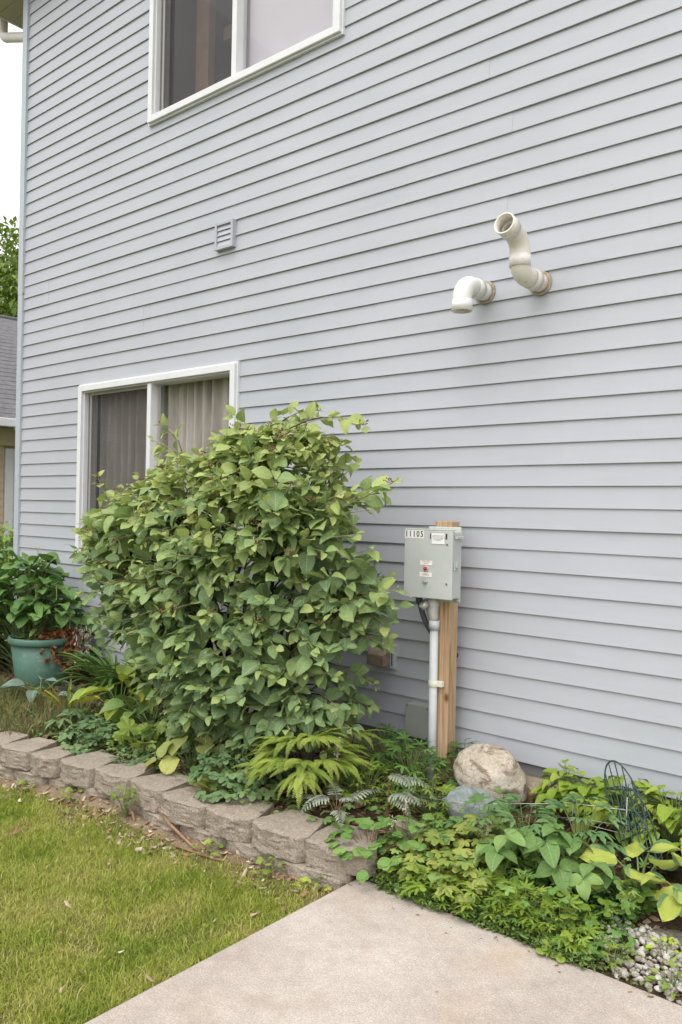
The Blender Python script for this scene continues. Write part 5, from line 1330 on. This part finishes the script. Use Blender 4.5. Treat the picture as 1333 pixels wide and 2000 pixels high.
# weeds on the lawn side of the wall
for i, (x, y, n, H, lab) in enumerate(((-3.22, -1.27, 26, .15, 'leafy weed growing against the lawn face of the retaining wall'), (-3.62, -1.31, 9, .05, 'low weed at the wall foot farther left'), (-2.62, -1.27, 8, .05, 'small clover weed below the middle blocks'), (-2.30, -1.22, 9, .06, 'small weed at the wall foot near the path'), (-3.95, -1.38, 8, .05, 'tiny weed in front of the leftmost visible blocks'), (-2.10, -1.17, 10, .05, 'tiny yellow-green weed in the gap before the path corner'))):
    clump('lawn_weed', lab, (x, y, lawn_z(x, y)), n, H, .07, CUT if i == 0 else CRE, (.02, .045) if i == 0 else (.016, .028), M_BRG if i != 5 else M_CHART, M_STEM, 130+i, 'weeds along the wall foot', 300, (.7, .0), .0014)

# ------------------------------------------------------------------ sticks, wires, trellis, plant label
def stick(label, pts, r0, r1):
    m = MB(); n = len(pts); m.tube(pts, [r0+(r1-r0)*i/(n-1) for i in range(n)], 7); tag(m.build('stick', plain('dry_stick_bark', (.25, .15, .09), .85, .3, 40, .2, 0, .5)), label, 'stick')
stick('bent brown stick leaning against the retaining wall', [(-3.02, -1.225, .055), (-2.92, -1.245, .02), (-2.80, -1.26, -.005), (-2.70, -1.275, -.022), (-2.58, -1.26, -.03)], .009, .005)
stick('second brown stick lying on the litter below the wall', [(-2.80, -1.305, -.025), (-2.68, -1.30, -.022), (-2.55, -1.285, -.018), (-2.46, -1.245, -.02)], .007, .005)
stick('short root stub beside the leafy weed', [(-3.24, -1.25, -.02), (-3.17, -1.262, .01), (-3.13, -1.275, -.035)], .008, .006)
stick('small twig piece at the foot of the wall near the path corner', [(-2.22, -1.195, -.02), (-2.17, -1.205, -.008), (-2.13, -1.205, -.02)], .006, .004)
M_WIRE = plain('dark_green_coated_wire', (.022, .05, .048), .4, .15, 30)
M_GALV = plain('galvanised_wire', (.42, .42, .42), .45, .2, 30, .5, .5)
tr = thing('wire_trellis', 'dark green wire trellis of two arched panels leaning among chartreuse plants', 'trellis', (-1.15, -.3, .06))
def P3(s, t, o):   # point on a leaning panel: s across, t along the arch height
    return Vector((-1.095-.165*t+s*.125, -.40+.10*t-.02*s-o, .05+.40*t))
def panel(o, H, W_, mesh_wires, x_):
    sh = Vector((x_, 0, 0)); pts = []
    for i in range(21):
        a = PI*i/20; s = -math.cos(a)*W_; t = H*(min(1, .62+.38*math.sin(a)) if 0 < i < 20 else 0)
        pts.append(P3(s, t, o)+sh)
    pts = [P3(-W_, 0, o)+sh, P3(-W_*1.02, H*.35, o)+sh]+pts[1:-1]+[P3(W_*1.02, H*.35, o)+sh, P3(W_, 0, o)+sh]
    m = MB(); m.tube(pts, .0033, 6); m.build('hoop', M_WIRE, tr)
    for k in range(mesh_wires):
        s0 = -W_+2*W_*(k+.7)/(mesh_wires+.4); top = H*(.62+.38*math.sqrt(max(0, 1-(s0/W_)**2)))
        m = MB(); m.tube([P3(s0*.9, 0, o+.003)+sh, P3(s0, top, o+.003)+sh], .0026, 5); m.build('upright_wire', M_WIRE, tr)
    for k in range(4):
        t0 = H*(.05+.22*k); 
        m = MB(); m.tube([P3(-W_, t0, o-.004)+sh, P3(W_*.95, min(H*.78, t0+H*.30), o-.004)+sh], .0026, 5); m.build('cross_wire', M_WIRE, tr)
panel(.0, 1.0, .62, 5, -.0); panel(.06, .66, .55, 4, .035); panel(.03, .80, .50, 3, .05)
ws = thing('wire_edging', 'thin galvanised wire garden edging strung in front of the boulder and trellis', 'wire fence', (-1.5, -.4, .1))
for pts in ([(-2.35, -.50, .155), (-2.0, -.52, .172), (-1.75, -.60, .232), (-1.60, -.44, .228), (-1.38, -.40, .272), (-1.172, -.40, .300)],
            [(-1.98, -.5, .10), (-1.69, -.42, .145), (-1.5, -.40, .19), (-1.34, -.40, .22), (-1.172, -.40, .237)], [(-1.45, -.38, .19), (-1.172, -.40, .205)],
            [(-1.395, -.39, .07), (-1.392, -.395, .20), (-1.388, -.40, .286)], [(-1.172, -.395, .06), (-1.170, -.40, .2), (-1.168, -.40, .350)], [(-1.378, -.385, .07), (-1.383, -.395, .275), (-1.388, -.40, .286)]):
    m = MB(); m.tube(pts, .0018, 5); m.build('wire', M_GALV, ws)
pl = thing('plant_label', 'small white plant label stuck in the soil by the columbine', 'label', (-4.05, -.86, .11))
m = MB(); m.box(-4.075, -4.040, -.862, -.8605, .145, .172); m.build('tag', M_STICK, pl); m = MB(); m.tube([(-4.057, -.859, .08), (-4.057, -.859, .15)], .0015, 5); m.build('stake', M_GALV, pl)

# ------------------------------------------------------------------ beyond the corner: neighbour house and trees
def neighbour():
    # front wall plane: origin O, direction e (to the right, receding), n outward
    e = Vector((.12, .993, 0)).normalized(); O = Vector((-11.75, 2.05, -.06))+e*.52; n = Vector((e.y, -e.x, 0)); 
    root = thing('neighbour_house', 'tan house with dark shingle roof and white door behind the corner', 'house', O)
    R = Matrix((e, -n, Vector((0, 0, 1)))).transposed().to_4x4(); R.translation = O
    M_TAN = plain('tan_siding', (.52, .43, .29), .6, .05, 4); M_TANT = plain('tan_trim', (.50, .41, .28), .6, .05, 4)
    def b(name, mat, *a, bev=0): m = MB(); m.box(*a); return m.build(name, mat, root, bev, 2, False, R)
    b('wall', M_TAN, -9, 6, .02, 9, 0, 2.68)
    for k in range(20):
        m = MB(); zz = .25+k*.12
        m.prism_x([(.02, zz), (-.012, zz), (.0, zz+.122), (.02, zz+.122)], -9, -.13); m.build('siding_lap', M_TAN, root, 0, 2, False, R)
        m = MB(); m.prism_x([(.02, zz), (-.012, zz), (.0, zz+.122), (.02, zz+.122)], 1.12, 6); m.build('siding_lap', M_TAN, root, 0, 2, False, R)
    b('door_casing', M_WHITE, -.12, -.0, -.05, .03, .1, 2.32, bev=.005); b('door_casing', M_WHITE, .96, 1.08, -.05, .03, .1, 2.32, bev=.005); b('door_casing', M_WHITE, .0, .96, -.049, .03, 2.2, 2.32)
    d = b('door', M_WHITE, .01, .95, -.02, .03, .1, 2.195, bev=.004)
    m = MB(); m.box(.16, .78, -.03, -.0205, .75, 2.0); m.build('leaded_glass', plain('leaded_glass_pattern', (.20, .20, .20), .2, .8, 14), d, 0, 2, False, R)
    m = MB(); m.tube([(.88, -.02, 1.0), (.88, -.07, 1.0)], .03, 10); m.build('handle', M_RUST, d, 0, 2, False, R)
    b('fascia_band', M_TANT, -9, 6, -.09, .02, 2.36, 2.62); b('porch_beam', M_TANT, .9, 6, -.9, -.36, 2.4, 2.6)
    b('gutter', M_WHITE, -9, -.16, -.60, -.47, 2.60, 2.72, bev=.01)
    m = MB(); m.add([(-.18, -.62, 2.56), (-.18, -.50, 2.56), (-.18, -.62, 2.72), (-.18, -.5, 2.72), (.75, -.62, 3.36), (.75, -.5, 3.36), (.75, -.62, 3.52), (.75, -.5, 3.52)], [(0, 1, 3, 2), (4, 6, 7, 5), (0, 2, 6, 4), (1, 5, 7, 3), (2, 3, 7, 6), (0, 4, 5, 1)]); m.build('rake_board', M_WHITE, root, 0, 2, False, R)
    # roof of shingle courses
    nrow = 26
    for k in range(nrow):
        y0, z0_ = -.55+k*.17, 2.70+k*.093; m = MB()
        m.prism_x([(y0, z0_), (y0, z0_+.018), (y0+.20, z0_+.018+.10), (y0+.20, z0_+.10)], -9.3, 6.3); m.build('shingle_course', M_SHINGLE, root, 0, 2, False, R)
    yr, zr = -.55+nrow*.17, 2.70+nrow*.093
    m = MB(); m.add([(-9.3, yr, zr+.02), (6.3, yr, zr+.02), (6.3, 9.5, 2.70), (-9.3, 9.5, 2.70), (-9.3, -.55, 2.69), (6.3, -.55, 2.69)], [(0, 1, 2, 3), (0, 3, 4), (1, 5, 2), (3, 2, 5, 4), (4, 5, 1, 0)]); m.build('rear_roof', M_SHINGLE, root, 0, 2, False, R)
    m = MB(); m.tube([Vector((-9.3, yr, zr+.02)), Vector((6.3, yr, zr+.02))], .05, 6); m.build('ridge_cap', M_SHINGLE, root, 0, 2, False, R)
neighbour()

M_TREE = leaf_mat('tree_leaf', [(0.101, 0.169, 0.027), (0.162, 0.243, 0.041), (0.257, 0.331, 0.068)], (.18, .24, .08), .05, .3, .6)
M_TRUNK = plain('tree_bark', (.12, .09, .065), .9, .3, 6, .1)
TRL = [grid_leaf('ovate', .65, 2, 2, .2, .5, 0, 300+i) for i in range(2)]
def tree(label, base, H, R_, n, seed, leaf=.22, trunk_h=.35):
    r = random.Random(seed); B = Vector(base); root = thing('tree', label, 'tree', B, 0, 'trees around the houses'); m = MB()
    m.tube([B, B+Vector((.05, .05, H*.3)), B+Vector((0, 0, H*.75))], [.02*H, .016*H, .006*H], 9)
    cl = []
    for i in range(26):
        ct = r.uniform(-.7, 1); ph = r.uniform(0, 2*PI); st_ = math.sqrt(1-ct*ct); q = r.uniform(.55, .95)
        c = B+Vector((R_*st_*math.cos(ph)*q, R_*st_*math.sin(ph)*q, H*(trunk_h+(1-trunk_h)*.5)+(H*(1-trunk_h)*.5)*ct*q)); cl.append((c, R_*r.uniform(.26, .42)))
        m.tube(bez(B+Vector((0, 0, H*r.uniform(.2, .6))), B+Vector((0, 0, c.z-B.z)), c, 4), [.006*H, .005*H, .004*H, .003*H, .001*H], 5, False)
    m.build('trunk', M_TRUNK, root); L = []
    for i in range(n):
        c, rr = r.choice(cl); d = rv(r, 1).normalized(); p = c+d*rr*(1-abs(r.gauss(0, .3)))
        L.append((r.choice(TRL), place(p, d+rv(r, .5)+Vector((0, 0, -.3)), Vector((0, 0, 1))+d*.5+rv(r, .3), leaf*r.uniform(.6, 1.3)), min(1, max(0, r.gauss(.5, .25)))))
    add_leaves(root, L, M_TREE, 'leaf', 0, 'crown')
tree('tall leafy tree behind the roof of the tan house', (-25.0, 11.5, -.1), 10.8, 4.2, 26000, 1, .22)
tree('second leafy tree behind the tan house, farther left', (-29.5, 6.0, -.1), 10.0, 4.5, 9000, 2, .22)
tree('garden tree across the lawn opposite the lower window', (-13.0, -7.9, -.1), 6.5, 2.7, 7000, 3, .26, .06)
tree('dense garden tree beside it, farther from the house wall', (-16.6, -8.6, -.1), 7.0, 2.9, 7000, 5, .28, .06)
tree('broad garden tree across the lawn, nearer the street', (-19.0, -14.0, -.1), 9.0, 4.2, 5000, 4, .30, .15)
